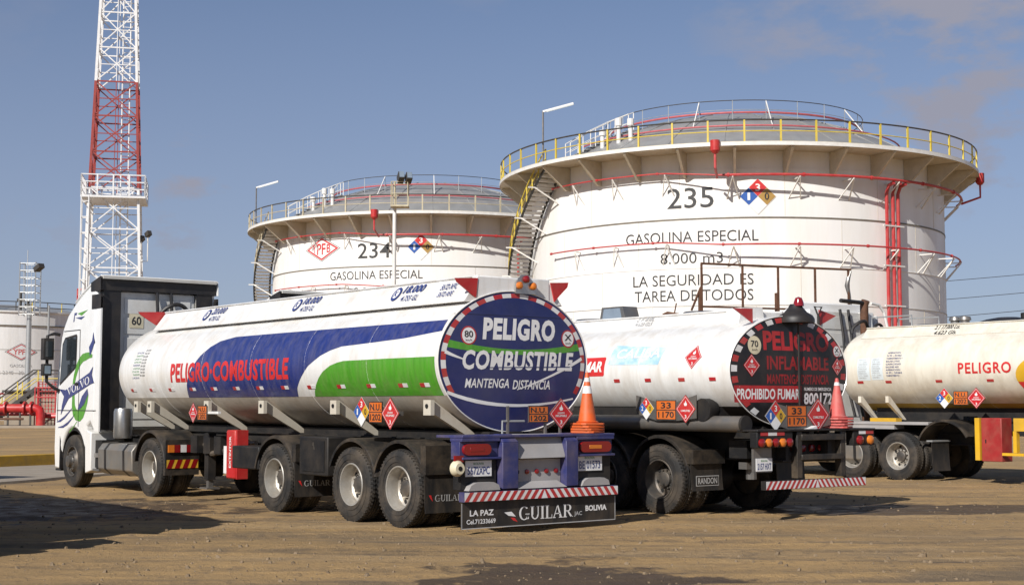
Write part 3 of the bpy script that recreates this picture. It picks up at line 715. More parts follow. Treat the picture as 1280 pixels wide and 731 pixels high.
# mast at the left with cage and lamp, seen over the low tank
t = thing('lamp_mast', 'grey pole with caged lattice top and lamp before the low tank', 'light pole', (-30.6, 90, 0))
mb = MB(); mb.tube([(0, 0, 0), (0, 0, 7.8)], [.20, .15], 'galvanised', 12); mb.build('pole', t)
mb = MB()
for x in (-.5, .5):
    for y in (-.5, .5): mb.cyl((x, y, 7.2), (x, y, 10.6), .035, 'galvanised', 6)
for i in range(8):
    z = 7.3+i*.46; mb.tube([(-.5, -.5, z), (.5, -.5, z), (.5, .5, z), (-.5, .5, z)], .025, 'galvanised', 6, True)
for x in (-.25, 0, .25): mb.cyl((x, -.5, 7.2), (x, -.5, 10.4), .02, 'galvanised', 5)
mb.cyl((-.2, 0, 10.4), (-.2, 0, 11.4), .025, 'galvanised', 5)
mb.build('cage', t)
mb = MB(); mb.beam((.5, -.4, 10.1), (.95, -.75, 10.35), .4, .28, 'rail_dark'); mb.build('lamp_head', t)

# red fire-water manifold, steps and pump shelter at the left
t = thing('fire_water_manifold', 'red elbowed fire pipes with valves on a concrete plinth', 'pipework', (-28.3, 82.5, 0))
mb = MB(); mb.box(-5, 4.2, -1.5, 2, -.1, .42, 'concrete'); mb.build('plinth', t)
mb = MB(); mb.tube([(-5, 0, 1.4), (-1.6, 0, 1.4), (.75, 0, 1.4), (.98, 0, 1.3), (1.05, 0, 1.0), (1.05, 0, .4)], .26, 'red_paint', 14)
mb.tube([(-2.6, 0, 1.4), (-2.6, 0, .4)], .24, 'red_paint', 12); mb.tube([(1.1, .6, .95), (3.2, .6, .95)], .14, 'red_paint', 10)
for x in (-3.1, -1.9, -1.0, .1, .5): mb.tube([(x, 0, 1.4), (x+.09, 0, 1.4)], .42, 'red_paint', 14)
mp_ = mb.build('main_pipe', t)
mb = MB()
for z in (2.05, 2.6): mb.tube([(.4, .9, z), (4.0, .9, z)], .045, 'pipe_red', 6)
for x in (.4, 1.6, 2.8, 4.0): mb.beam((x, .9, .42), (x, .9, 2.6), .06, .06, 'pipe_red')
mb.tube([(-5, .9, 1.05), (4, .9, 1.05)], .09, 'pipe_red', 8); mb.tube([(-5, -.7, .8), (.3, -.7, .8)], .07, 'rust_brown', 8)
mb.build('guard_rail', t)
for x in (-1.4, 2.2):
    mb = MB(); mb.tube([(x, 0, 1.4), (x, 0, 2.2)], .09, 'red_paint', 8); mb.lathe([(.30, 2.2), (.34, 2.24), (.30, 2.28)], 'red_paint', 14, off=(x, 0, 0)); mb.build('valve', t)
for x in (-.8, -.1, .5):
    mb = MB(); mb.beam((x, -.1, .42), (x, -.1, 1.15), .09, .09, 'rail_dark'); mb.build('pipe_stand', t)
t = thing('steel_steps', 'steel crossover steps with sloping handrails behind the red pipes', 'steps', (-28.0, 84.6, 0))
mb = MB()
for i in range(7): mb.beam((-2.9+i*.42, -.4, .6+i*.3), (-2.9+i*.42, .4, .6+i*.3), .3, .05, 'rail_dark')
mb.beam((-3.1, -.4, .4), (-.1, -.4, 2.6), .08, .2, 'rail_dark'); mb.beam((-3.1, .4, .4), (-.1, .4, 2.6), .08, .2, 'rail_dark'); mb.box(-.1, 3.4, -.45, .45, 2.52, 2.6, 'rail_dark'); mb.build('flight', t)
mb = MB()
for y in (-.42, .42):
    mb.tube([(-3.6, y, 1.2), (-.3, y, 3.65), (3.2, y, 3.65)], .045, 'rail_dark', 6); mb.tube([(-3.3, y, .85), (-.2, y, 3.15), (3.2, y, 3.15)], .03, 'rail_yellow', 6)
    for x, z in ((-2.4, 1.0), (-1.2, 1.9), (0, 2.6), (1.6, 2.6), (3.2, 2.6)): mb.beam((x, y, z), (x, y, z+1.05), .06, .06, 'rail_yellow')
for x in (0, 3.2): mb.beam((x, 0, 0), (x, 0, 2.55), .12, .12, 'rail_dark')
mb.build('handrail', t)
t = thing('pump_shelter', 'small grey concrete pump enclosure behind the red pipes', 'shelter', (-27.8, 88, 0))
mb = MB(); mb.box(-3.3, -.2, -.6, .6, 0, 2.4, 'concrete'); mb.box(.6, .95, -.3, .3, 0, 2.1, 'concrete'); mb.box(1.7, 2.2, -.3, .3, 0, 2.1, 'concrete'); mb.build('wall', t)
mb = MB(); mb.box(-3.4, 2.6, -.8, .8, 2.4, 2.5, 'rail_dark'); mb.build('roof', t)
mb = MB(); mb.box(.95, 1.7, -.4, .1, .1, 1.9, 'rail_dark'); mb.build('pump', t)
t = thing('mesh_panel', 'red expanded mesh guard standing among the red fire pipes', 'guard', (-27.0, 83.8, 0))
mb = MB()
for i in range(9): mb.beam((-.8+i*.19, 0, .4), (-.8+i*.19, 0, 2.9), .04, .04, 'pipe_red')
for i in range(12): mb.beam((-.8, 0, .5+i*.21), (.72, 0, .5+i*.21), .04, .04, 'pipe_red')
mb.build('mesh', t)
mb = MB(); mb.tube([(-.85, 0, .4), (-.85, 0, 2.95), (.78, 0, 2.95), (.78, 0, .4)], .06, 'pipe_red', 6); mb.build('frame', t)
t = thing('valve_stand', 'rusty tall valve with handwheel beside the red mesh guard', 'valve', (-25.1, 83, 0))
mb = MB(); mb.tube([(0, 0, 0), (0, 0, 3.6)], .08, 'rust_brown', 8); mb.tube([(-.05, 0, 2.5), (1.6, 0, 2.5)], .08, 'pipe_red', 8); mb.build('stem', t)
mb = MB(); mb.tube([(.38*math.cos(i*.524), .38*math.sin(i*.524), 3.6) for i in range(12)], .05, 'rust_brown', 6, True); mb.beam((-.38, 0, 3.6), (.38, 0, 3.6), .06, .06, 'rust_brown'); mb.build('handwheel', t)
t = thing('stair_frame', 'red steel frame rising behind the white cab', 'steel frame', (-34.9, 118, 0))
mb = MB()
for x in (-1.0, .6, 2.4):
    for y in (-.8, .8): mb.beam((x, y, 0), (x, y, 11.1), .12, .12, 'pipe_red')
for z in (3, 6, 9.9, 10.5, 11.1):
    for y in (-.8, .8): mb.beam((-1, y, z), (2.4, y, z), .12, .12, 'pipe_red')
    for x in (-1.0, .6, 2.4): mb.beam((x, -.8, z), (x, .8, z), .12, .12, 'pipe_red')
mb.build('frame', t)

# ------------------------------------------------------------------ loading guard rail behind the middle truck
t = thing('guard_rail', 'rusty pipe guard rail on stilts showing above the middle truck', 'railing', (5.62, 42, 0), R(22))
mb = MB(); W_ = 5.19
for x in (0, W_*.27, W_*.51, W_*.765, W_): mb.beam((x, 0, 0), (x, 0, 5.78), .055, .055, 'rust_brown')
for x in (0, W_*.51): mb.beam((x-.03, .04, 0), (x-.03, .04, 5.0), .12, .08, 'rust_brown')
mb.tube([(-.02, 0, 5.8), (W_+.1, 0, 5.8)], .035, 'rust_brown', 8); mb.tube([(0, 0, 4.52), (W_, 0, 4.52)], .03, 'rust_brown', 8); mb.beam((-.35, 0, 4.4), (0, .05, 5.1), .05, .05, 'rust_brown')
mb.build('frame', t)
t = thing('loading_hose', 'short dark hose hanging from the end of the rusty rail', 'hose', (5.62+4.90, 42+1.98, 0))
mb = MB(); mb.tube([(.0, 0, 5.75), (-.08, -.02, 5.55), (-.13, -.02, 5.3), (-.06, 0, 5.0), (.0, 0, 4.6), (.02, 0, 4.0)], [.03, .06, .075, .05, .03, .02], 'steel_grey', 8); mb.build('hose', t)

# power lines crossing far behind tank 235
for z0_, lab in ((22.3, 'highest'), (19.3, 'middle'), (16.4, 'lowest')):
    mb = MB(); n = 24
    mb.tube([(48+90*i/n, 232, z0_+(90*i/n-22)*.104-1.0*math.sin(math.pi*i/n)) for i in range(n+1)], .05, 'wire_dark', 5)
    o = mb.build('power_line'); tag(o, lab+' of the thin dark cables crossing the sky at right', 'cable', 'power cables at the right')

# ================================================================== TRUCKS
# local frame of every truck: x towards the cab, y to its left flank (the one we see), z up, origin under the rear bumper
# ---- wheels: dished twin wheels and flat front wheels
def tyre_profile(r0, r1, y0, wdt):
    pr = [(r0, y0-.035), (r0+.02, y0-.012), (r0+(r1-r0)*.45, y0), (r1-.055, y0-.006), (r1-.018, y0-.022), (r1, y0-.05)]
    y = y0-.05; yb = y0-wdt+.05; n = 4
    for i in range(1, n):
        yy = y+(yb-y)*i/n; pr += [(r1, yy+.008), (r1-.014, yy+.006), (r1-.014, yy-.006), (r1, yy-.008)]
    q = [(r1, yb), (r1-.018, yb-.028), (r1-.055, yb-.044), (r0+(r1-r0)*.45, yb-.05), (r0+.02, yb-.038), (r0, yb-.015)]
    return pr+q
def bolts(mb, rad, y, n, r, h, m):
    for k in range(n):
        a = 2*math.pi*(k+.5)/n; mb.tube([(rad*math.cos(a), y, rad*math.sin(a)), (rad*math.cos(a), y+h, rad*math.sin(a))], r, m, 6)
WHEEL = {}
def wheel_meshes(kind):
    if kind in WHEEL: return WHEEL[kind]
    rimm = 'rim_steel' if kind in ('dual_light', 'dual_white') else 'rim_dark'
    tb = MB(); rb = MB()
    if kind != 'front':
        for y0 in (0., -.335): tb.lathe(tyre_profile(.295, .52, y0, .285), 'tyre', 48, 'y')
        for y0 in (0., -.335):                                   # tread lugs on both shoulders and moulded rings on the sidewall
            for k in range(56):
                a = 2*math.pi*k/56; c, s_ = math.cos(a), math.sin(a); tx, tz = -s_, c
                for ya, yb, sh in ((y0-.022, y0-.085, .018), (y0-.263, y0-.20, -.018)):
                    p = Vector((.508*c, ya, .508*s_)); q = Vector((.521*c+tx*sh, yb, .521*s_+tz*sh)); tb.beam(p, q, .026, .02, 'tyre', up=(c, 0, s_))
        tb.lathe([(.352, .001), (.356, .004), (.36, .001)], 'tyre', 48, 'y'); tb.lathe([(.43, .001), (.434, .004), (.438, .001)], 'tyre', 48, 'y')
        rb.lathe([(.305, -.02), (.297, -.008), (.283, -.012), (.277, -.05), (.268, -.085), (.262, -.185), (.24, -.208), (.165, -.200), (.15, -.18), (.118, -.176), (.112, -.13), (.09, -.118), (.0, -.115)], rimm, 48, 'y',
                 mats=[rimm]*9+['rim_dark']*3)
        rb.lathe([(.295, -.30), (.29, -.56), (.1, -.58), (.0, -.58)], 'hub_dark', 32, 'y')
        for k in range(8):
            a = 2*math.pi*k/8+.2; c, s_ = math.cos(a), math.sin(a)
            rb.tube([(.208*c, -.22, .208*s_), (.208*c, -.200, .208*s_)], .032, 'hole_black', 12)
        bolts(rb, .142, -.178, 10, .013, .035, 'rim_dark')
    else:
        tb.lathe(tyre_profile(.295, .52, 0, .31), 'tyre', 48, 'y')
        rb.lathe([(.305, -.02), (.297, -.008), (.283, -.012), (.275, -.06), (.25, -.085), (.225, -.06), (.19, .005), (.13, .012), (.115, .03), (.11, .08), (.07, .095), (0, .097)], 'rim_dark', 48, 'y')
        for k in range(10):
            a = 2*math.pi*k/10; c, s_ = math.cos(a), math.sin(a)
            rb.tube([(.228*c, -.09, .228*s_), (.228*c, -.05, .228*s_)], .026, 'hole_black', 12)
        bolts(rb, .16, .005, 10, .014, .03, 'steel_grey')
        rb.lathe([(.29, -.28), (.1, -.3), (0, -.3)], 'hub_dark', 24, 'y')
    a = rb.build('wheel'); b = tb.build('tyre', a, angle=28)
    WHEEL[kind] = (a.data, b.data); bpy.data.objects.remove(b); bpy.data.objects.remove(a)
    return WHEEL[kind]
def wheel(root, x, y, kind, spin=0.):
    rm, tm = wheel_meshes(kind)
    o = bpy.data.objects.new('wheel', rm); COL.objects.link(o); o.parent = root
    o.location = (x, y, .515); o.rotation_euler = (0, spin, 0 if y > 0 else math.pi); o.rotation_mode = 'YXZ'
    t = bpy.data.objects.new('tyre', tm); COL.objects.link(t); t.parent = o
def axle(root, x, kind, spin=0.):
    yy = 1.25
    wheel(root, x, yy, kind, spin); wheel(root, x, -yy, kind, spin+1)
    mb = MB(); mb.tube([(x, -.62, .515), (x, .62, .515)], .075, 'chassis', 10)
    if kind != 'front': mb.lathe([(.0, -.2), (.2, -.16), (.2, .16), (0, .2)], 'chassis', 16, 'y', off=(x, 0, .515))
    mb.build('axle', root)

# ---- tank body
def tank_shell(root, xr, xf, a, b, zc, m, lower=None, zsplit=None, front=.42, bulge=.05, face='navy_face', rim='truck_white', n=112):
    mb = MB()
    xs_ = [xr, xr+.02]+[xr+.02+(xf-xr-.02)*i/40 for i in range(1, 41)]
    rings = [(x, 1.) for x in xs_]+[(xf+front*math.sin(t), math.cos(t)) for t in (.25, .5, .75, 1., 1.25, 1.45)]
    vs = []
    for x, s in rings:
        for k in range(n): t = 2*math.pi*k/n; vs.append((x, a*s*math.cos(t), zc+b*s*math.sin(t)))
    fs = []; N = len(rings)
    fu = [[], []]
    for i in range(N-1):
        for k in range(n):
            q = (i*n+k, (i+1)*n+k, (i+1)*n+(k+1) % n, i*n+(k+1) % n)
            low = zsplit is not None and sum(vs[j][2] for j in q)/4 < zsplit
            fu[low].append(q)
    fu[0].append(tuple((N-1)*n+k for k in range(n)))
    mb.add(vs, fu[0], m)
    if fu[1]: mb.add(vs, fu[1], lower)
    o = mb.build('tank', root)
    # weld bands round the body
    wb = MB()
    for i in range(1, 6):
        x = xr+(xf-xr)*i/6
        wb.tube([(x, (a+.001)*math.cos(2*math.pi*k/96), zc+(b+.001)*math.sin(2*math.pi*k/96)) for k in range(96)], .003, m, 5, True)
    wb.build('weld_band', o)
    # rear head: shallow dome with a rolled rim
    mb = MB(); fr = [1-i/24 for i in range(24)]+[.01]; vs = []
    for f in fr:
        for k in range(n): t = 2*math.pi*k/n; vs.append((xr-bulge*(1-f*f), a*f*math.cos(t), zc+b*f*math.sin(t)))
    fs = [(i*n+k, i*n+(k+1) % n, (i+1)*n+(k+1) % n, (i+1)*n+k) for i in range(len(fr)-1) for k in range(n)]+[tuple((len(fr)-1)*n+k for k in range(n))]
    mb.add(vs, fs, face)
    mb.tube([(xr-.004, a*math.cos(2*math.pi*k/96), zc+b*math.sin(2*math.pi*k/96)) for k in range(96)], .009, rim, 6, True)
    hd = mb.build('rear_head', root)
    return o, hd
def head_map(xr, a, b, zc, bulge=.05):
    return lambda u, v, off: (xr-bulge*max(0., 1-(u/a)**2-((v-zc)/b)**2)-off, -u, v)
def head_band(root, xr, a, b, zc, bulge, n_, w0=.965, w1=.905, skip=()):
    """red and white reflective segments round the rear head"""
    mb = MB(); f = head_map(xr, a, b, zc, bulge)
    for k in range(n_):
        if k in skip: continue
        t0 = 2*math.pi*k/n_; t1 = 2*math.pi*(k+1)/n_; m = 'red_reflect' if k % 2 == 0 else 'white_reflect'; q = []
        for i in range(5):
            t = t0+(t1-t0)*i/4; q.append((a*w0*math.cos(t), zc+b*w0*math.sin(t)))
        for i in range(4, -1, -1):
            t = t0+(t1-t0)*i/4; q.append((a*w1*math.cos(t), zc+b*w1*math.sin(t)))
        mb.flat(q, [(i, i+1, 8-i, 9-i) for i in range(4)], f, .0015, m)
    mb.build('reflective_band', root)
def head_tape(root, xr, a, b, zc, bulge, segs, w0=.975, w1=.885):
    for t0, t1, m in segs:
        mb = MB(); f = head_map(xr, a, b, zc, bulge); q = []
        for w_, rng in ((w0, range(5)), (w1, range(4, -1, -1))):
            for i in rng: t = R(t0+(t1-t0)*i/4); q.append((a*w_*math.cos(t), zc+b*w_*math.sin(t)))
        mb.flat(q, [(i, i+1, 8-i, 9-i) for i in range(4)], f, .0015, m); mb.build('reflective_tape', root)
def hopper(root, xr, xf, zt, z0, yt=.60, yb=.86, m='truck_white'):
    mb = MB(); vs = []
    for x in (xr, xf):
        vs += [(x, -yb, z0), (x, -yt, zt), (x, yt, zt), (x, yb, z0)]
    mb.add(vs, [(0, 1, 2, 3), (7, 6, 5, 4), (0, 4, 5, 1), (1, 5, 6, 2), (2, 6, 7, 3), (3, 7, 4, 0)], m)
    mb.beam((xr, yt, zt+.012), (xf, yt, zt+.012), .05, .03, m); mb.beam((xr, -yt, zt+.012), (xf, -yt, zt+.012), .05, .03, m)
    o = mb.build('walkway', root, bevel=.02)
    for i in range(4):
        x = xr+(xf-xr)*(i+.5)/4; mb = MB(); mb.lathe([(.30, zt-.02), (.30, zt+.05), (.27, zt+.07), (0, zt+.08)], 'silver', 20, off=(x, 0, 0)); mb.build('manhole', o)
def fin(root, pts, x, m='red_paint'):
    mb = MB(); mb.prism(pts, lambda u, v, w_: (w_, u, v), x-.012, x+.012, m); mb.build('corner_flag', root)
def mudguard(root, x, r, a0, a1, y0, y1, m='fender_black', zc=.515):
    mb = MB(); n = 24; P = []
    for i in range(n+1):
        t = R(a0+(a1-a0)*i/n); P.append((math.cos(t), math.sin(t)))
    vs = []
    for c, s in P:
        for rr, y in ((r, y0), (r, y1-.02), (r-.012, y1), (r-.05, y1), (r-.05, y1-.015), (r-.015, y1-.03), (r-.015, y0)): vs.append((x+rr*c, y, zc+rr*s))
    k = 7; fs = [(i*k+j, i*k+(j+1) % k, (i+1)*k+(j+1) % k, (i+1)*k+j) for i in range(n) for j in range(k)]
    fs += [tuple(range(k)), tuple(n*k+j for j in range(k-1, -1, -1))]
    mb.add(vs, fs, m); return mb.build('mudguard', root)
def mud_flap(root, x, y0, y1, z0, z1, word=None, boxed=False):
    mb = MB(); f = rear_map(x); n = 10
    for i in range(n):
        za = z0+(z1-z0)*i/n; zb = z0+(z1-z0)*(i+1)/n; fa = .03*((1-i/n)**2); fb = .03*((1-(i+1)/n)**2)
        vs = [(x-fa, y0, za), (x-fa, y1, za), (x-fb, y1, zb), (x-fb, y0, zb), (x-fa+.012, y0, za), (x-fa+.012, y1, za), (x-fb+.012, y1, zb), (x-fb+.012, y0, zb)]
        mb.add(vs, [(0, 1, 2, 3), (7, 6, 5, 4), (0, 3, 7, 4), (1, 5, 6, 2)]+([(0, 4, 5, 1)] if i == 0 else [])+([(3, 2, 6, 7)] if i == n-1 else []), 'flap_rubber')
    zc_ = z0+(z1-z0)*.30
    if word:
        if boxed:
            w_ = (y1-y0)*.74; u0 = -(y0+y1)/2-w_/2
            mb.flat([(u0, z0+.07), (u0+w_, z0+.07), (u0+w_, z0+.22), (u0, z0+.22)], [(0, 1, 2, 3)], f, .021, 'letter_grey'); mb.flat([(u0+.012, z0+.082), (u0+w_-.012, z0+.082), (u0+w_-.012, z0+.208), (u0+.012, z0+.208)], [(0, 1, 2, 3)], f, .023, 'flap_rubber')
            mb.text(word, u0+.04, z0+.10, w_-.08, .09, f, .025, 'letter_grey', bold=.02)
        else:
            w_ = (y1-y0)*.70; u0 = -(y0+y1)/2-w_/2+.06
            mb.serif(word, u0, zc_, w_, .085, f, .019, 'letter_grey')
            mb.poly([(u0-.10, zc_+.085), (u0-.06, zc_+.085), (u0-.03, zc_+.0), (u0-.07, zc_+.04)], f, .019, 'red_letter')
    mb.build('mud_flap', root)
def chassis(root, x0, x1, z0=.86, z1=1.14, y=.42, cross=1.2):
    mb = MB()
    for s in (-1, 1):
        mb.box(x0, x1, s*y-.04, s*y+.04, z0, z1, 'chassis')
        mb.box(x0, x1, s*y-.10, s*y+.10, z1, z1+.02, 'chassis'); mb.box(x0, x1, s*y-.10, s*y+.10, z0-.02, z0, 'chassis')
    x = x0+.3
    while x < x1: mb.box(x, x+.08, -y+.04, y-.04, z0+.04, z1-.04, 'chassis'); x += cross
    return mb.build('chassis', root)
def chevrons(mb, f, u0, u1, v0, v1, n, wd):
    """red slanted stripes on white, mirrored about the middle"""
    mb.flat([(u0, v0), (u1, v0), (u1, v1), (u0, v1)], [(0, 1, 2, 3)], f, .002, 'white_reflect'); h = v1-v0; mid = (u0+u1)/2; st = (u1-u0)/n
    for i in range(n):
        a = u0+i*st
        for q in ([(a, v0), (a+wd, v0), (a+wd+h*.75, v1), (a+h*.75, v1)],):
            if a < mid-.001: pts = q
            else: pts = [(2*mid-(u0+(i-n/2)*st)-0, v0)]; b = u1-(i-n/2)*st; pts = [(b, v0), (b-wd, v0), (b-wd-h*.75, v1), (b-h*.75, v1)]
            lo, hi = (u0, mid) if a < mid-.001 else (mid, u1)
            pts = [(min(max(p, lo), hi), v) for p, v in pts]
            mb.flat(pts, [(0, 1, 2, 3)], f, .004, 'red_reflect')
def side_reflectors(root, xs_, z, f, two=True, w_=.11):
    for x in xs_:
        mb = MB(); mb.prism([(-x-w_, z), (-x, z), (-x, z+.05), (-x-w_, z+.05)], f, .002, .008, 'red_reflect')
        if two: mb.prism([(-x, z), (-x+w_, z), (-x+w_, z+.05), (-x, z+.05)], f, .002, .008, 'white_reflect')
        mb.build('reflector', root)
def placard(root, u, v, r, f, kind, **k):
    mb = MB()
    rounded_plate(mb, [(u, v+r*1.03), (u-r*1.03, v), (u, v-r*1.03), (u+r*1.03, v)], f, 0, .012, 'steel_grey')
    if kind == 'fire': flammable(mb, u, v, r, f, .003, **k)
    else: nfpa(mb, u, v, r, f, .003, **k)
    mb.build('hazard_placard', root)
def number_plate(root, u0, u1, v0, v1, f, a, b):
    mb = MB(); rounded_plate(mb, [(u0, v0), (u1, v0), (u1, v1), (u0, v1)], f, 0, .012, 'steel_grey'); un_plate(mb, u0, u1, v0, v1, f, .003, a, b); mb.build('hazard_number_plate', root)
def licence(root, u0, u1, v0, v1, f, s):
    mb = MB(); rounded_plate(mb, [(u0, v0), (u1, v0), (u1, v1), (u0, v1)], f, 0, .01, 'letter_white'); w_, h_ = u1-u0, v1-v0
    mb.text(s, u0+w_*.08, v0+h_*.12, w_*.84, h_*.5, f, .003, 'letter_navy', bold=.01); mb.text('BOLIVIA', u0+w_*.3, v0+h_*.74, w_*.4, h_*.14, f, .003, 'letter_green', bold=.01)
    mb.build('licence_plate', root)

# ---- cab and tractor (front of the truck), dx moves it along the chassis
def tractor(root, dx, full=True, drive=(9.61,), wheels='dual_light', lining='black_plastic', spoiler=True):
    X = lambda x: x+dx
    W_ = 1.235
    prof = [(12.26, 1.13), (12.43, 1.29), (12.62, 1.22)]
    for i in range(13):
        t = R(158-(158-8)*i/12); prof.append((13.31-.66*math.cos(math.pi-t), .515+.66*math.sin(t)) if False else (13.31+.66*math.cos(t), .515+.66*math.sin(t)))
    prof += [(13.99, .34), (14.27, .34), (14.33, .75), (14.32, 1.3), (14.27, 2.05), (14.16, 2.6), (14.05, 3.02), (13.95, 3.2), (13.72, 3.44), (13.35, 3.65), (12.95, 3.83), (12.5, 4.0), (12.26, 4.06)]
    mb = MB(); mb.prism([(X(x), z) for x, z in prof], lambda u, v, w_: (u, w_, v), -W_, W_, 'cab_white')
    body = mb.build('cab', root, bevel=.045)
    # side deflector, black inside, with the white outer skin
    for s in (1, -1):
        mb = MB(); y = s*W_; mb.box(X(12.0), X(12.24), min(y, y-s*.03), max(y, y-s*.03), 1.12, 3.72, 'cab_white'); mb.box(X(12.004), X(12.24), min(y-s*.032, y-s*.05), max(y-s*.032, y-s*.05), 1.12, 3.72, lining); mb.build('side_deflector', body)
        mb = MB(); yy0, yy1 = sorted((s*.80, s*1.15)); mb.box(X(12.08), X(12.25), yy0, yy1, 1.15, 3.86, lining); mb.box(X(12.0), X(12.45), *sorted((s*1.20, s*1.245)), 3.5, 3.78, lining); mb.build('air_intake', body)
    # back wall with pressed panels
    mb = MB(); mb.box(X(12.16), X(12.255), -.79, .79, 1.2, 3.84, 'cab_back')
    for z0, z1 in ((1.35, 2.3), (2.42, 2.95), (3.02, 3.34), (3.42, 3.72)):
        mb.box(X(12.145), X(12.158), -.70, .70, z0, z1, 'cab_back')
    mb.build('back_wall', body, bevel=.012)
    mb = MB(); mb.box(X(12.1), X(12.24), -1.20, -.80, 1.2, 3.84, 'cab_back'); mb.build('rear_panel', body)
    # roof spoiler: white skin over a dark hollow
    mb = MB()
    sp_ = [(12.02, 4.155), (12.45, 4.05), (12.95, 3.87), (13.35, 3.69), (13.35, 3.66), (12.95, 3.835), (12.45, 4.0), (12.02, 4.11)]
    mb.prism([(X(x), z) for x, z in sp_], lambda u, v, w_: (u, w_, v), -W_-.004, W_+.004, 'cab_white'); 
    if spoiler: mb.build('roof_spoiler', body, bevel=.012)
    mb = MB()
    mb.box(X(12.06), X(12.25), -1.20, 1.20, 3.86, 4.105, lining); mb.box(X(11.985), X(12.03), -1.20, 1.20, 4.075, 4.13, 'panel_light')
    for s in (1, -1): mb.prism([(X(12.0), 3.85), (X(12.5), 3.85), (X(12.5), 4.02), (X(12.02), 4.13)], lambda u, v, w_: (u, w_, v), *sorted((s*1.236, s*1.25)), lining if s > 0 else 'cab_white')
    if spoiler: mb.build('spoiler_lining', body)
    # glass, door lines, mirrors, step
    f = flank_map(W_)
    mb = MB(); P = [(-14.08, 2.02), (-13.97, 2.86), (-13.83, 2.99), (-13.22, 3.04), (-13.18, 3.0), (-13.20, 2.38), (-13.30, 2.33)]
    P = [(u-dx, v) for u, v in P]
    mb.poly(P, f, .006, 'black_plastic'); ins = [((u+13.65+dx)*.9-13.65-dx, (v-2.6)*.9+2.6) for u, v in P]; mb.poly(ins, f, .009, 'glass_dark'); mb.build('side_window', body)
    mb = MB()
    def line(a, b, w_=.014): mb.beam((X(a[0]), W_+.003, a[1]), (X(b[0]), W_+.003, b[1]), .006, w_, 'letter_black', up=(1, 0, 0) if abs(a[0]-b[0]) < abs(a[1]-b[1]) else (0, 0, 1))
    for a, b in (((13.03, 1.2), (13.03, 3.12)), ((14.16, 1.3), (14.16, 1.95)), ((12.15, 1.52), (14.2, 1.52)), ((13.03, 3.12), (13.9, 3.12))): mb.beam((X(a[0]), W_+.002, a[1]), (X(b[0]), W_+.002, b[1]), .014, .014, 'letter_black')
    mb.box(X(13.06), X(13.22), W_, W_+.03, 2.02, 2.07, 'black_plastic'); mb.build('door_trim', body)
    # black front corner and windscreen side seen past the pillar
    mb = MB(); mb.prism([(X(14.335), .8), (X(14.35), 1.3), (X(14.29), 2.05), (X(14.07), 3.0), (X(14.0), 3.0), (X(14.22), 2.05), (X(14.27), 1.3)], lambda u, v, w_: (u, w_, v), -1.1, 1.1, 'glass_dark'); mb.build('windscreen', body)
    for s in (1, -1):
        mi_ = MB(); y = s*1.50
        mi_.box(X(14.0), X(14.16), y-.10, y+.12, 2.54, 2.98, 'black_plastic'); mi_.box(X(14.02), X(14.16), y-.07, y+.11, 2.22, 2.46, 'black_plastic')
        mi_.tube([(X(14.12), s*1.24, 3.06), (X(14.12), s*1.36, 3.08), (X(14.12), y, 3.03), (X(14.12), y, 2.1), (X(14.1), s*1.36, 1.98), (X(14.08), s*1.24, 1.92)], .035, 'black_plastic', 8)
        m_ = mi_.build('mirror', body, bevel=.03)
        g = MB(); g.box(X(13.992), X(13.998), y-.06, y+.08, 2.60, 2.92, 'glass_dark'); g.box(X(14.012), X(14.018), y-.04, y+.08, 2.26, 2.42, 'glass_blue'); g.build('mirror_glass', m_)
    mb = MB(); mb.box(X(14.02), X(14.3), -1.2, 1.2, .30, .34, 'black_plastic'); mb.prism([(X(13.96), .34), (X(14.0), .34), (X(14.0), 1.0), (X(13.94), .9)], lambda u, v, w_: (u, w_, v), -1.24, 1.24, 'black_plastic'); mb.build('bumper', body)
    mb = MB(); mb.prism([(X(12.35), .36), (X(12.62), .30), (X(12.66), 1.0), (X(12.62), 1.14), (X(12.36), 1.1)], lambda u, v, w_: (u, w_, v), .75, 1.24, 'cab_white'); mb.build('rear_step', body, bevel=.02)
    mb = MB(); n = 24
    mudguard(root, X(13.31), .655, 5, 175, .7, 1.20, 'black_plastic')
    if full:
        mb = MB()   # door painting
        def Pt(l): return [(-(x+dx), z) for x, z in l]
        ring = [(12.38, 2.58), (12.55, 2.60), (12.7, 2.58), (12.86, 2.56), (12.99, 2.5), (13.1, 2.42), (13.18, 2.32), (13.26, 2.2), (13.3, 2.1), (13.33, 1.97), (13.32, 1.84), (13.31, 1.62), (13.25, 1.5), (13.14, 1.43), (12.96, 1.42), (12.84, 1.47), (12.74, 1.56), (12.63, 1.70), (12.56, 1.84)]
        mb.stroke(Pt(ring), [.06, .12, .15, .16, .16, .15, .14, .13, .12, .12, .12, .16, .2, .22, .24, .22, .17, .12, .06], f, .004, 'green_paint')
        mb.poly(Pt([(14.07, 1.95), (13.74, 1.93), (12.5, 2.26), (12.32, 2.38), (12.38, 2.22), (12.27, 2.06), (12.45, 2.03), (13.56, 1.76), (13.78, 1.60), (13.98, 1.42), (13.92, 1.62), (13.82, 1.80)]), f, .008, 'navy_paint')
        mb.poly(Pt([(12.55, 2.76), (12.40, 2.88), (12.34, 3.05), (12.27, 2.85), (12.40, 2.68), (12.50, 2.58)]), f, .008, 'navy_paint'); mb.poly(Pt([(13.07, 1.55), (12.86, 1.80), (12.59, 1.95), (12.54, 1.84), (12.74, 1.64), (13.0, 1.53)]), f, .008, 'navy_paint')
        mb.stroke(Pt([(14.2, 1.28), (14.0, 1.31), (13.77, 1.38), (13.5, 1.50), (13.35, 1.58)]), [.01, .05, .05, .03, .01], f, .004, 'navy_paint'); mb.stroke(Pt([(14.13, 1.17), (13.85, 1.19), (13.59, 1.26), (13.35, 1.37), (13.22, 1.45)]), [.01, .05, .055, .03, .01], f, .004, 'navy_paint')
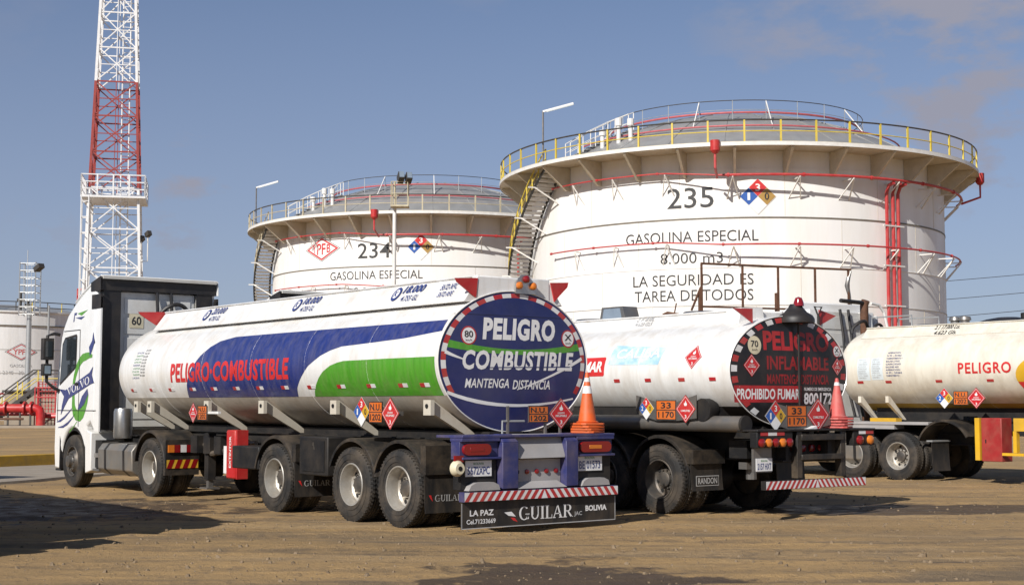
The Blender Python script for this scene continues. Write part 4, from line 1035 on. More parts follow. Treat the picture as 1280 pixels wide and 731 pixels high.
        mb.stroke(Pt([(13.1, 1.30), (13.3, 1.18), (13.5, 1.08)]), .02, f, .004, 'green_paint')
        mb.serif('VOLVO', -(13.63+dx), 1.815, 1.18, .15, f, .012, 'letter_white', rot=math.atan2(.235, 1.16))
        mb.poly(Pt([(13.42, 3.29), (13.36, 3.47), (13.22, 3.47), (13.26, 3.42), (13.34, 3.42), (13.36, 3.30)]), f, .004, 'navy_paint'); mb.poly(Pt([(13.2, 3.45), (12.66, 3.50), (12.98, 3.40)]), f, .004, 'green_paint'); mb.poly(Pt([(13.3, 3.37), (12.8, 3.38), (13.0, 3.32)]), f, .004, 'navy_paint')
        mb.text('FH 460', -(12.72+dx), 1.36, .32, .07, f, .004, 'letter_grey') if False else None
        mb.build('door_emblem', body)
        mb = MB(); g = rear_map(X(12.14)); mb.disc(-.44, 3.28, .13, g, .003, 'sticker_cream', ry=.13); mb.flat([(-.60, 3.14), (-.30, 3.14), (-.30, 3.42), (-.60, 3.42)], [(0, 1, 2, 3)], g, .002, 'sticker_cream'); mb.text('60', -.55, 3.2, .2, .17, g, .006, 'letter_black', bold=.02); mb.build('speed_sticker', body)
    # hoses behind the cab
    mb = MB()
    for y, z in ((.05, 3.5), (-.25, 3.35)):
        mb.tube([(X(12.1), y, 3.9), (X(12.0), y, 3.2), (X(11.9), y+.05, 2.2), (X(11.7), y, 1.35)], .035, 'black_plastic', 8)
    mb.tube([(X(11.6)+.2*math.sin(i*.7)*.3, -.15-.33*math.cos(i*.2618), 3.30+.30*math.sin(i*.2618)) for i in range(13)], .04, 'black_plastic', 8)
    mb.tube([(X(11.6), -.75-.2*math.cos(i*.2618), 3.30+.25*math.sin(i*.2618)) for i in range(13)], .035, 'black_plastic', 8)
    mb.build('air_hose', body)
    # chassis furniture
    chassis(root, X(8.2), X(13.9), .78, 1.02, .40)
    mb = MB(); prt = [(.74, .40), (.86, .32), (1.10, .32), (1.22, .42), (1.23, .78), (1.14, .90), (.86, .92), (.74, .84)]
    mb.prism([(y, z) for y, z in prt], lambda u, v, w_: (w_, u, v), X(10.42), X(12.02), 'fuel_tank_grey'); ft = mb.build('fuel_tank', root, bevel=.02)
    for x in (10.75, 11.62):
        mb = MB(); c = [(.74, .40), (.86, .31), (1.10, .31), (1.232, .42), (1.242, .78), (1.145, .91), (.86, .93), (.74, .85)]; mb.prism(c, lambda u, v, w_: (w_, u, v), X(x), X(x+.07), 'black_plastic'); mb.build('strap', ft)
    mb = MB(); mb.lathe([(0, 1.0), (.17, 1.0), (.18, 1.05), (.18, 1.50), (.16, 1.56), (0, 1.58)], 'silver', 24, off=(X(11.5), .95, 0)); mb.build('air_filter', root)
    mb = MB(); mb.box(X(12.02), X(12.34), .7, 1.15, .42, .95, 'chassis'); mb.box(X(12.05), X(12.3), 1.15, 1.19, .62, .70, 'silver'); mb.box(X(12.02), X(12.34), .7, 1.2, .36, .40, 'steel_grey'); mb.build('battery_box', root)
    mb = MB(); mb.box(X(10.4), X(12.0), -1.2, -.7, .35, .95, 'chassis'); mb.build('tool_locker', root)
    mb = MB(); mb.lathe([(0, 1.06), (.5, 1.06), (.55, 1.10), (.4, 1.16), (0, 1.16)], 'chassis', 24, off=(X(drive[0])+.2, 0, 0)); mb.build('fifth_wheel', root)
    axle(root, X(13.31), 'front', .3)
    for i, x in enumerate(drive): axle(root, X(x), wheels, .5+i)

# ------------------------------------------------------------------ traffic cones
def cone(name, label, loc, rotz, mat, group, tall=.75, rnd=0.):
    t = thing('traffic_cone', label, 'traffic cone', loc, rotz, group)
    mb = MB(); mb.lathe([(.145, .03), (.155, .045), (.125, .055), (.026, tall-.02), (.02, tall), (0, tall)], mat, 28); mb.build('cone', t)
    mb = MB(); b = .19; c = [(-b, -b+.05), (-b+.05, -b), (b-.05, -b), (b, -b+.05), (b, b-.05), (b-.05, b), (-b+.05, b), (-b, b-.05)]
    mb.prism(c, lambda u, v, w_: (u, v, w_), 0, .03, mat); mb.build('base', t, bevel=.006)
    for z0, z1 in ((tall*.60, tall*.74), (tall*.82, tall*.90)):
        mb = MB(); r = lambda z: .125+(.026-.125)*(z-.055)/(tall-.075)+.002
        mb.lathe([(r(z0), z0), (r(z1), z1)], 'white_reflect', 28); mb.build('reflective_collar', t)
    return t
def place(root_loc, h, p):
    fx, fy, lx, ly = -math.sin(h), math.cos(h), -math.cos(h), -math.sin(h)
    return (root_loc[0]+fx*p[0]+lx*p[1], root_loc[1]+fy*p[0]+ly*p[1], p[2])

# ================================================================== TRUCK 1: white, navy and green tanker
H1, L1 = .6638, (.4052, 18.8028, 0)
t1 = thing('tanker_truck', 'white tanker truck with blue and green stripes and blue round rear head', 'tanker truck', L1, H1+math.pi/2)
A, B, ZC, XR, XF = 1.28, .951, 2.219, .59, 10.95
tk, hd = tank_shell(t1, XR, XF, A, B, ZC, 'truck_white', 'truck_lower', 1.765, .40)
fs_ = tank_map(A, B, ZC); fr_ = head_map(XR, A, B, ZC, .05)
mb = MB()
blue = [(8.27, 1.76), (8.20, 1.86), (8.13, 1.97), (8.01, 2.10), (7.83, 2.28), (7.61, 2.46), (7.37, 2.60), (7.12, 2.69), (6.66, 2.745), (5.4, 2.75), (3.5, 2.75), (.66, 2.75), (.64, 2.60), (1.5, 2.53), (2.37, 2.495), (3.06, 2.47), (3.35, 2.42), (3.60, 2.35), (3.93, 2.21), (4.22, 2.01), (4.38, 1.89), (4.48, 1.76)]
green = [(3.98, 1.76), (3.90, 1.84), (3.79, 1.93), (3.66, 2.03), (3.51, 2.12), (3.30, 2.20), (3.1, 2.24), (2.93, 2.26), (1.81, 2.265), (.66, 2.265), (.66, 1.76)]
mb.poly([(-x, z) for x, z in blue], fs_, .003, 'navy_paint', (.4, .07)); mb.poly([(-x, z) for x, z in green], fs_, .003, 'green_paint', (.4, .07))
mb.text('PELIGRO·COMBUSTIBLE', -8.72, 2.02, 4.2, .33, fs_, .006, 'red_letter', bold=.036, shear=.14, grid=(None, .08), space=1.08)
for x, m in ((8.25, 'letter_navy'), (5.05, 'letter_navy'), (2.2, 'letter_navy')):   # capacity lettering on the walkway side
    f = lambda u, v, off: (-u, .60+(3.34-v)*.26/.34+off+.006, v+off+.006)
    f2 = lambda u, v, off, f=f: f(u, v, off)
    mb.disc(-x-.22, 3.20, .10, f2, .004, m, 16, .10); mb.disc(-x-.22, 3.20, .065, f2, .006, 'letter_white', 16, .065); mb.text('K', -x-.26, 3.16, .08, .08, f2, .008, m, bold=.02)
    mb.text('18.000' if x < 8 else '20.000', -x-.08, 3.20, .52, .11, f2, .004, m, bold=.02, shear=.2); mb.text('4.755 GL', -x-.02, 3.08, .42, .08, f2, .004, m, bold=.01, shear=.2)
mb.text('5672-XPC', -1.35, 3.19, .40, .08, fs_ if False else f2, .004, m, bold=.01, shear=.2); mb.text('3672 APE', -1.32, 3.09, .36, .07, f2, .004, m, bold=.01, shear=.2)
for i in range(9):                                                    # stacked small print near the front of the tank
    mb.text(('RUTA NACIONAL', 'TRANSPORTE', 'LA PAZ BOLIVIA')[i % 3], -10.33+.02*(i % 2), 2.56-.057*i, .30, .034, fs_, .004, 'letter_green' if i % 4 else 'letter_navy', grid=None)
    mb.text(('CAP. 36.000', 'TARA 9.200', 'PBV 45.000')[i % 3], -9.99, 2.60-.057*i, .20, .034, fs_, .004, 'letter_black')
mb.build('livery', tk)
hopper(t1, XR+.02, 10.45, 3.34, 3.00)
side_reflectors(t1, [10.42, 9.6, 8.8, 7.95, 7.15, 6.35, 5.55, 4.75, 3.95, 3.1, 2.3, 1.5, .98], 1.875, fs_)
# rear head lettering
mb = MB(); g = (.15, .15)
gy = lambda u: 2.365+.075*(u/1.2)**2+(.03 if abs(u) > 1 else 0)
us = [-1.13+2.26*i/20 for i in range(21)]
mb.stroke([(u, 2.345+.095*(u/1.13)**2) for u in us], [.10-.03*math.cos(u*1.4) for u in us], fr_, .0014, 'green_paint', g)
cur = lambda pts: [tuple(((1-t)**2)*Vector(pts[0])+2*t*(1-t)*Vector(pts[1])+t*t*Vector(pts[2])) for t in [i/12 for i in range(13)]]
mb.stroke(cur([(-1.17, 2.33), (-1.02, 2.27), (-.86, 2.23)]), [.05-.003*i for i in range(13)], fr_, .0022, 'letter_white', g)
mb.stroke(cur([(.0, 1.84), (.65, 2.02), (1.18, 2.28)]), [.012+.003*i for i in range(13)], fr_, .0022, 'letter_white', g)
mb.stroke(cur([(-1.13, 1.80), (-.25, 1.50), (1.02, 1.72)]), [.05-.003*abs(i-3) for i in range(13)], fr_, .0022, 'letter_white', g)
mb.text('PELIGRO', -.58, 2.50, 1.26, .30, fr_, .003, 'letter_white', bold=.05, shear=.14, grid=g, space=1.1)
mb.text('COMBUSTIBLE', -.90, 2.10, 1.92, .26, fr_, .003, 'letter_white', bold=.034, shear=.18, grid=g, space=1.08)
mb.poly([(-.52, 2.135), (.95, 2.165), (.95, 2.15), (-.52, 2.12)], fr_, .0036, 'navy_face', g)
mb.text('MANTENGA', -.86, 1.86, .72, .125, fr_, .003, 'letter_white', bold=.018, shear=.22, grid=g, space=1.05); mb.text('DISTANCIA', -.08, 1.845, .66, .125, fr_, .003, 'letter_white', bold=.018, shear=.22, grid=g, space=1.05)
mb.stroke([(-1.02, 2.83), (1.02, 2.83)], .006, fr_, .0014, 'hole_black', g)
speed_disc(mb, -.80, 2.55, .125, fr_, .003, '80'); speed_disc(mb, .92, 2.55, .125, fr_, .003, 'X', face='letter_white')
mb.build('head_lettering', hd)
head_band(t1, XR, A, B, ZC, .05, 50, skip=range(29, 46))
mb = MB(); f = rear_map(XR-.01); mb.box(.60, .72, -.62, .64, 3.02, 3.36, 'truck_white'); mb.build('walkway_end', t1, bevel=.02)
mb = MB(); f = rear_map(.585)
mb.prism([(-.02, 3.14), (.36, 3.14), (.30, 3.30), (.20, 3.40), (.10, 3.40), (.0, 3.30)], f, .0, .03, 'silver')
lamp = mb.build('marker_lamp', t1)
for u, v, m in ((.04, 3.25, 'lens_orange'), (.28, 3.25, 'lens_orange'), (.16, 3.34, 'lens_red')):
    mb = MB(); mb.lathe([(.052, 0), (.05, -.03), (.03, -.05), (0, -.055)], m, 14, 'x', off=(.552, -u, v)); mb.build('lens', lamp)
fin(t1, [(.63, 3.32), (1.00, 3.30), (.97, 3.25), (.72, 3.09), (.66, 3.06)], .60); fin(t1, [(-.63, 3.32), (-.95, 3.34), (-.93, 3.27), (-.78, 3.14), (-.70, 3.06)], .60)
fin(t1, [(.58, 3.37), (1.12, 3.35), (1.08, 3.30), (.78, 3.12), (.68, 3.10)], 10.5); fin(t1, [(-.58, 3.37), (-.95, 3.35), (-.72, 3.12)], 10.5)
# cradle braces and frame under the tank
chassis(t1, .15, 10.3, .88, 1.16, .46)
for x in (10.22, 9.63, 7.35, 5.43, 3.25, .87):
    for s in (1, -1):
        mb = MB(); mb.prism([(s*1.17, 1.70), (s*1.245, 1.70), (s*1.245, 1.56), (s*.56, 1.19), (s*.50, 1.19), (s*.50, 1.26)], lambda u, v, w_: (w_, u, v), x-.035, x+.035, 'brace_cream')
        if s > 0: mb.prism([(s*1.19, 1.50), (s*1.25, 1.50), (s*1.25, 1.70), (s*1.19, 1.70)], lambda u, v, w_: (w_, u, v), x-.085, x+.085, 'brace_cream'); mb.tube([(x, 1.251, 1.62), (x, 1.262, 1.62)], .03, 'hole_black', 10)
        mb.build('tank_brace', t1)
mb = MB(); mb.box(.5, 10.4, -.5, .5, 1.165, 1.28, 'chassis'); mb.build('saddle', t1)
# side placards
f = flank_map(1.27)
placard(t1, -7.79, 1.50, .17, f, 'fire'); number_plate(t1, -7.62, -7.28, 1.38, 1.62, f, 'N.U.', '1202')
mb = MB(); mb.box(6.9, 7.3, 1.20, 1.25, 1.485, 1.525, 'truck_white'); mb.build('placard_bracket', t1)
f = lambda u, v, off: (-u-.3*(off), 1.28+off, v)
placard(t1, -2.43, 1.54, .205, f, 'nfpa'); number_plate(t1, -2.235, -1.90, 1.39, 1.68, f, 'N.U.', '1202'); placard(t1, -1.70, 1.52, .215, f, 'fire')
mb = MB(); mb.box(1.5, 2.6, 1.20, 1.26, 1.49, 1.55, 'steel_grey'); mb.build('placard_bracket', t1)
# red extinguisher box, storage box, landing gear
mb = MB(); mb.box(6.74, 7.06, .78, 1.02, .42, 1.22, 'red_paint'); ex = mb.build('extinguisher_box', t1, bevel=.03)
mb = MB(); mb.box(7.08, 7.22, .80, .98, .50, .95, 'letter_white'); mb.box(6.70, 6.73, .80, 1.0, .42, 1.22, 'red_paint')
mb.text('EXTINTOR', -7.0, .60, .52, .07, lambda u, v, off: (6.87+(v-.60), 1.021+off, .60+(u+7.0)), .002, 'letter_white', bold=.02); mb.build('box_trim', ex)
mb = MB(); mb.box(3.42, 4.24, .72, 1.235, .60, 1.17, 'chassis'); bx = mb.build('storage_box', t1, bevel=.02)
mb = MB(); mb.box(3.50, 4.16, 1.236, 1.246, .66, 1.11, 'chassis'); mb.poly([(-3.86, .98), (-3.82, 1.09), (-3.80, 1.09), (-3.76, .98), (-3.79, .98), (-3.81, 1.04), (-3.83, 1.04)], flank_map(1.247), .002, 'hub_dark'); mb.build('box_door', bx)
mb = MB(); mb.box(5.55, 6.45, .75, 1.22, .62, .98, 'chassis'); mb.build('storage_box', t1, bevel=.02)
for s in (1, -1):
    mb = MB(); mb.box(8.05, 8.20, s*.78-.07, s*.78+.07, .35, 1.15, 'chassis'); mb.box(8.08, 8.17, s*.78-.045, s*.78+.045, .22, .35, 'steel_grey'); mb.box(7.98, 8.27, s*.78-.12, s*.78+.12, .19, .22, 'steel_grey'); mb.build('landing_leg', t1)
mb = MB(); mb.lathe([(0, -.3), (.15, -.28), (.15, .28), (0, .3)], 'chassis', 16, 'y', off=(6.1, .0, .75)); mb.lathe([(0, -.5), (.14, -.47), (.14, .47), (0, .5)], 'hub_dark', 16, 'x', off=(7.6, .6, .95)); mb.build('air_tank', t1)
mb = MB()
for x in (7.5, 7.9, 8.4): mb.box(x, x+.25, .5, .9, .8, 1.1, 'chassis')
mb.tube([(8.6, .7, 1.0), (7.9, .85, .8), (7.2, .8, .9)], .05, 'hub_dark', 8); mb.tube([(8.6, .5, 1.1), (8.0, .6, .95), (6.8, .6, 1.0)], .04, 'steel_grey', 8)
mb.build('valve_piping', t1)
# running gear
for x, s in ((5.007, .2), (2.768, 1.1), (1.565, .5)): axle(t1, x, 'dual_light', s)
for s in (1, -1):
    y0, y1 = sorted((s*.60, s*1.245))
    for x, a0, a1 in ((5.007, 12, 165), (2.768, 22, 168), (1.565, 12, 158)):
        if s > 0: mudguard(t1, x, .655, a0, a1, .60, 1.245)
        else: mudguard(t1, x, .655, a0, a1, -.60, -1.245)
mud_flap(t1, 4.36, .60, 1.245, .26, .78, 'GUILAR'); mud_flap(t1, .93, .60, 1.245, .22, .72, 'GUILAR')
for q in ((.90, 1.02, .60, 1.245, .72, 1.10), (4.33, 4.45, .60, 1.245, .78, 1.05)): mb = MB(); mb.box(*q, 'fender_black'); mb.build('flap_hanger', t1)
# tractor lamps and mudguard
mudguard(t1, 9.61, .67, 8, 172, .56, 1.25); mudguard(t1, 9.61, .67, 8, 172, -.56, -1.25)
mb = MB(); mb.box(8.93, 9.02, .60, 1.24, .40, 1.02, 'fender_black'); tp = mb.build('lamp_panel', t1)
f = rear_map(8.925); mb = MB()
for i, m in enumerate(('lens_orange', 'lens_red', 'white_reflect', 'lens_red', 'lens_red')): mb.prism([(-1.20+.115*i, .80), (-1.09+.115*i, .80), (-1.09+.115*i, .93), (-1.20+.115*i, .93)], f, .0, .03, m)
mb.build('tail_lamp', tp)
mb = MB(); mb.flat([(-1.22, .52), (-.62, .52), (-.62, .67), (-1.22, .67)], [(0, 1, 2, 3)], f, .004, 'yellow_paint')
for i in range(4): u = -1.22+.15*i; mb.poly([(u, .52), (u+.09, .52), (u+.15, .67), (u+.06, .67)], f, .007, 'lens_red')
mb.build('warning_plate', tp)
tractor(t1, 0.)
# ---- rear of truck 1
mb = MB()
mb.box(.02, .60, -1.29, 1.29, 1.215, 1.25, 'navy_frame')                       # tray above the lamps
for y0, y1 in ((.69, 1.30), (-1.28, -.61)):
    mb.box(.02, .28, y0, y1, 1.17, 1.213, 'navy_frame'); mb.box(.0, .26, y0, y1, .945, .975, 'navy_frame'); mb.box(.07, .26, y0, y1, .976, 1.169, 'navy_frame'); mb.box(.08, .24, y0+.02, y1-.02, .56, .944, 'chassis')
rf = mb.build('rear_frame', t1, bevel=.006)
for y0, y1 in ((.42, .68), (-.60, -.39)):
    mb = MB(); mb.box(-.02, .22, y0, y1, .56, 1.16, 'navy_frame'); mb.add([(-.02, y0, 1.162), (-.02, y1, 1.162), (.22, y1, 1.162), (.22, y0, 1.162), (.10, y0+.02, 1.26), (.10, y1-.02, 1.26), (.22, y1-.02, 1.26), (.22, y0+.02, 1.26)], [(0, 1, 5, 4), (1, 2, 6, 5), (2, 3, 7, 6), (3, 0, 4, 7), (4, 5, 6, 7)], 'navy_frame'); mb.build('rear_post', rf, bevel=.01)
mb = MB(); mb.box(.10, .22, -.385, .415, .58, .93, 'panel_grey')
mb.add([(-.0, -.385, .94), (-.0, .415, .94), (.12, .52, 1.255), (.12, -.50, 1.255), (.24, -.385, .94), (.24, .415, .94), (.24, .52, 1.255), (.24, -.50, 1.255)], [(0, 1, 2, 3), (7, 6, 5, 4), (3, 2, 6, 7), (0, 4, 5, 1), (0, 3, 7, 4), (1, 5, 6, 2)], 'panel_grey')
mb.add([(-.02, -.40, .555), (-.02, .43, .555), (.098, .36, .64), (.098, -.32, .64)], [(0, 1, 2, 3)], 'panel_grey')
pn = mb.build('rear_panel', rf, bevel=.006)
for i in range(5):
    mb = MB(); mb.lathe([(.033, 0), (.03, -.02), (0, -.026)], 'lens_red' if i else 'hole_black', 14, 'x', off=(.098, .36-.165*i, .765)); mb.build('marker_lens', pn)
for y0, y1 in ((.72, 1.22), (-1.16, -.66)):
    mb = MB(); mb.prism([(y0, .555), (y1, .555), (y1-.04, .62), (y1-.12, .655), (y0+.1, .655), (y0+.02, .62)], lambda u, v, w_: (w_, u, v), -.02, .09, 'panel_grey'); mb.build('step_block', rf)
for y0, y1 in ((.83, 1.27), (-1.23, -.67)):
    mb = MB(); f = rear_map(.068); r = .072; cz = 1.07; P = []
    for k in range(9): t = math.pi/2+math.pi*k/8; P.append((-y1+r+r*math.cos(t), cz+r*math.sin(t)))
    for k in range(9): t = -math.pi/2+math.pi*k/8; P.append((-y0-r+r*math.cos(t), cz+r*math.sin(t)))
    mb.prism(P, f, 0, .05, 'lens_red'); m2 = (y0+y1)/2
    mb.box(.014, .02, m2-.10, m2+.12, 1.045, 1.095, 'lens_orange' if y0 < 0 else 'lens_red'); mb.build('tail_lamp', rf, bevel=.012)
licence(t1, -1.215, -.80, .73, .93, rear_map(.06), '5672XPC'); licence(t1, .645, 1.09, .75, .965, rear_map(.06), 'BE 01573')
mb = MB(); mb.box(-.03, .08, -1.30, 1.30, .418, .540, 'navy_frame'); f = rear_map(-.03); chevrons(mb, f, -1.295, 1.295, .422, .536, 22, .062); mb.build('bumper_bar', t1)
mb = MB(); mb.box(.03, .045, -1.30, 1.30, .075, .425, 'flap_rubber'); f = rear_map(.03)
for q in ((-1.30, 1.30, .075, .087), (-1.30, -1.288, .087, .40), (1.288, 1.30, .087, .40)): mb.flat([(q[0], q[2]), (q[1], q[2]), (q[1], q[3]), (q[0], q[3])], [(0, 1, 2, 3)], f, .003, 'letter_grey')
mb.serif('GUILAR', -.38, .150, .92, .17, f, .004, 'letter_white'); mb.text('JAC', .56, .150, .14, .07, f, .004, 'letter_grey', bold=.02)
mb.text('LA PAZ', -1.17, .235, .38, .075, f, .004, 'letter_white', bold=.03); mb.text('Cel.71233669', -1.22, .135, .46, .06, f, .004, 'letter_white', bold=.02); mb.text('BOLIVIA', .76, .215, .38, .075, f, .004, 'letter_white', bold=.04)
mb.poly([(-.62, .26), (-.50, .265), (-.43, .20), (-.55, .215)], f, .004, 'letter_white'); mb.poly([(-.52, .19), (-.45, .185), (-.40, .13), (-.47, .15)], f, .004, 'red_letter')
mb.build('rear_flap', t1)
f = rear_map(.30)
number_plate(t1, .0, .34, 1.40, 1.625, f, 'N.U.', '1202'); placard(t1, .565, 1.515, .205, f, 'fire')
for y in (-.31, -.57): mb = MB(); mb.beam((.33, y, 1.25), (.33, y, 1.62 if y > -.5 else 1.5), .03, .03, 'steel_grey'); mb.build('placard_post', t1)
mb = MB(); mb.beam((.33, .33, 1.25), (.33, .33, 1.62), .03, .03, 'steel_grey')
mb.tube([(.33, .42, 1.25), (.33, .42, 1.42), (.33, .05, 1.42)], .015, 'galvanised', 6); mb.build('placard_post', t1)
mb = MB(); mb.lathe([(0, .0), (.07, .0), (.10, .05), (.10, .09), (.03, .11), (0, .11)], 'sticker_cream', 20, 'x', off=(-.03, 1.36, .84)); mb.lathe([(.0, -.005), (.03, -.005), (.03, .02)], 'hole_black', 12, 'x', off=(-.03, 1.36, .84)); mb.box(.02, .06, 1.27, 1.40, .92, 1.0, 'lens_red'); mb.build('hose_coupling', t1)

lab = ['orange traffic cone with white bands, topmost of the stack on the blue truck', 'second orange cone from the top of the stack behind the blue truck', 'third orange cone from the top of the stack behind the blue truck', 'bottom orange cone of the stack on the blue truck tray']
for i in range(4):
    cone('traffic_cone', lab[i], place(L1, H1, (.24, -.985, 1.252+.036*(3-i))), H1+.15*(i-1), 'cone_orange', 'stacked orange cones on the blue truck', .72)

# ================================================================== TRUCK 2: white tanker with black head
H2, L2 = .653, (4.41, 20.794, 0)
t2 = thing('tanker_truck', 'white tanker truck with black round rear head lettered in red', 'tanker truck', L2, H2+math.pi/2)
A, B, ZC, XR, XF = 1.288, .824, 2.125, .46, 12.0
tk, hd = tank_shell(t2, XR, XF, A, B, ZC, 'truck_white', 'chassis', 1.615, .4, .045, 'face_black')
fs_ = tank_map(A, B, ZC); fr_ = head_map(XR, A, B, ZC, .045)
hopper(t2, XR+.5, 11.6, 3.04, 2.78, .42, .62)
mb = MB(); g = (None, .08)
mb.poly([(-4.4, 2.085), (-3.2, 2.085), (-3.18, 2.11), (-3.18, 2.36), (-3.2, 2.385), (-4.4, 2.385)], fs_, .003, 'red_letter', g); mb.text('FUMAR', -3.95, 2.15, .72, .17, fs_, .007, 'letter_white', bold=.04, shear=.15, grid=g)
mb.poly([(-3.1, 2.26), (-1.95, 2.24), (-1.88, 2.50), (-3.1, 2.57)], fs_, .003, 'sticker_sky', g); mb.text('CALIBA', -2.95, 2.35, 1.0, .15, fs_, .006, 'letter_white', bold=.02, grid=g)
f = lambda u, v, off: (-u, .42+(3.04-v)*.20/.26+off+.006, v+off+.006)
mb.text('2 F 8.0L', -3.3, 2.97, .42, .06, f, .006, 'letter_grey', bold=.01, shear=.15); mb.text('4.623 GLS', -3.28, 2.89, .40, .06, f, .006, 'letter_grey', bold=.01, shear=.15)
mb.build('livery', tk)
mb = MB(); flammable(mb, -1.22, 2.335, .175, fs_, .006, grid=(None, .06)); mb.build('hazard_placard', tk)
side_reflectors(t2, [5.1, 4.3, 3.55, 2.82, 2.11, 1.38, .74], 1.985, fs_, False, .13)
mb = MB(); mb.prism([(-4.28, 3.03), (-3.62, 3.03), (-3.70, 3.26), (-4.22, 3.26)], lambda u, v, w_: (-u, w_, v), .1, .42, 'steel_grey'); mb.prism([(-4.2, 3.06), (-3.72, 3.06), (-3.76, 3.23), (-4.16, 3.23)], lambda u, v, w_: (-u, w_, v), .421, .43, 'glass_blue'); mb.build('manhole_box', t2)
mb = MB(); mb.tube([(2.5, .3, 3.06), (2.75, .3, 3.10), (2.85, .3, 3.07)], .03, 'rust_brown', 6); mb.tube([(2.6, .3, 3.08), (2.55, .3, 3.25)], .012, 'rust_brown', 5); mb.build('vent_handle', t2)
# rear head lettering
mb = MB(); g = (.15, .15)
mb.text('PELIGRO', -.60, 2.43, 1.46, .29, fr_, .002, 'red_letter_mid', bold=.04, grid=g); mb.text('INFLAMABLE', -.54, 2.15, 1.38, .20, fr_, .002, 'red_letter_dull', bold=.028, grid=g); mb.text('MANTENGA DISTANCIA', -.54, 1.94, 1.38, .145, fr_, .002, 'red_letter_dull', bold=.026, grid=g)
mb.poly([(-1.19, 1.67), (.20, 1.67), (.20, 1.915), (-1.20, 1.915)], fr_, .0016, 'red_letter_mid', g); mb.text('PROHIBIDO FUMAR', -1.14, 1.715, 1.30, .155, fr_, .0032, 'letter_white', bold=.026, grid=g)
mb.text('NUMERO DE EMERGENCIA', .26, 1.845, .64, .05, fr_, .003, 'letter_white', bold=.02, grid=g); mb.text('800172', .26, 1.64, .66, .175, fr_, .003, 'letter_white', bold=.03, grid=g)
speed_disc(mb, -.78, 2.50, .135, fr_, .003, '70', 'sticker_cream', 'sticker_cream'); speed_disc(mb, 1.05, 2.45, .095, fr_, .003, 'X')
mb.build('head_lettering', hd)
for u, v, r in ((-.85, 2.205, .165), (1.05, 2.215, .135)):
    mb = MB(); flammable(mb, u, v, r, fr_, .005); mb.build('hazard_placard', hd)
head_tape(t2, XR, A, B, ZC, .045, [(a, a+7, 'white_reflect' if k % 2 else 'red_reflect') for k, a in enumerate((8, 19, 30, 41, 52, 63, 76, 86, 98, 108, 120, 131, 142, 152, 163, 174, 186, 198, 214, 226, 328, 340, 352))])
mb = MB(); mb.lathe([(.0, 3.24), (.05, 3.22), (.075, 3.15), (.08, 3.10)], 'lens_red', 18, off=(.36, -.10, 0)); mb.lathe([(.085, 3.13), (.11, 3.08), (.17, 3.01), (.25, 2.96), (.28, 2.91), (.28, 2.85), (.0, 2.85)], 'black_plastic', 24, off=(.42, -.10, 0)); mb.build('beacon', t2)
mb = MB(); mb.cyl((.38, -.11, 1.3), (.38, -.11, 2.95), .016, 'chassis', 8); mb.build('level_rod', t2)
fin(t2, [(.70, 3.04), (1.10, 3.03), (.70, 2.83)], .55, 'red_reflect'); fin(t2, [(-.78, 3.08), (-1.16, 3.0), (-.78, 2.84)], .55, 'red_reflect')
mb = MB(); mb.tube([(.5, -.62, 3.12), (.5, -.78, 3.12), (.5, -.70, 2.98)], .018, 'rail_dark', 6, True); mb.beam((.5, -.70, 2.98), (.5, -.70, 2.8), .03, .03, 'rail_dark'); mb.build('triangle_sign', t2)
mb = MB(); mb.prism([(.62, 2.84), (.55, 3.08), (.10, 3.10), (.06, 2.9)], lambda u, v, w_: (w_, u, v), .9, 1.2, 'truck_white'); mb.build('walkway_end', t2)
# hose tube, side placards on a winged board
chassis(t2, .12, 12.2, .84, 1.14, .46); mb = MB(); mb.box(.5, 11.8, -.55, .55, 1.145, 1.32, 'chassis'); mb.build('saddle', t2)
mb = MB(); mb.tube([(.30, 1.13, 1.36), (6.5, 1.13, 1.36)], .115, 'steel_grey', 20); mb.tube([(.285, 1.13, 1.36), (.33, 1.13, 1.36)], .122, 'chassis', 20); mb.build('hose_tube', t2)
mb = MB(); mb.box(.9, 7., .55, 1.05, 1.47, 1.6, 'chassis'); mb.build('side_skirt', t2)
f = lambda u, v, off: (-u-.25*off, 1.30+off, v)
mb = MB(); rounded_plate(mb, [(-2.42, 1.78), (-1.98, 1.68), (-1.52, 1.68), (-1.12, 1.78), (-1.12, 1.44), (-1.52, 1.40), (-1.98, 1.40), (-2.42, 1.50)], f, -.004, .02, 'steel_grey'); mb.build('placard_board', t2)
placard(t2, -2.19, 1.58, .17, f, 'nfpa', digits=('2', '3', '0')); number_plate(t2, -1.97, -1.545, 1.41, 1.705, f, '33', '1170'); placard(t2, -1.34, 1.575, .205, f, 'fire', word='', word2='COMBUSTIBLE')
mb = MB(); mb.lathe([(0, .0), (.16, .0), (.17, .03), (.17, .2), (0, .2)], 'chassis', 18, 'y', off=(1.05, 1.05, 1.56)); mb.build('valve_cap', t2)
# rear frame
mb = MB(); mb.box(.0, .40, -1.38, 1.21, 1.255, 1.285, 'chassis')
for y0, y1 in ((.46, 1.20), (-1.37, -.88)): mb.box(.02, .16, y0, y1, 1.03, 1.25, 'chassis')
for y in (.30, -.66): mb.box(.03, .15, y-.055, y+.055, .58, 1.25, 'fender_black')
mb.box(.0, .14, -.64, .28, .84, .92, 'fender_black'); mb.box(.0, .10, -.64, .28, 1.12, 1.21, 'fender_black'); mb.box(.3, .4, -.9, .9, .8, 1.2, 'chassis')
rf = mb.build('rear_frame', t2, bevel=.008)
f = rear_map(.018)
for i, m in enumerate(('lens_red', 'lens_orange', 'lens_red', 'lens_orange', 'lens_red')):
    mb = MB(); mb.lathe([(.062, 0), (.06, -.03), (.035, -.048), (0, -.05)], m, 16, 'x', off=(.018, 1.12-.145*i, 1.10)); mb.build('tail_lamp', rf)
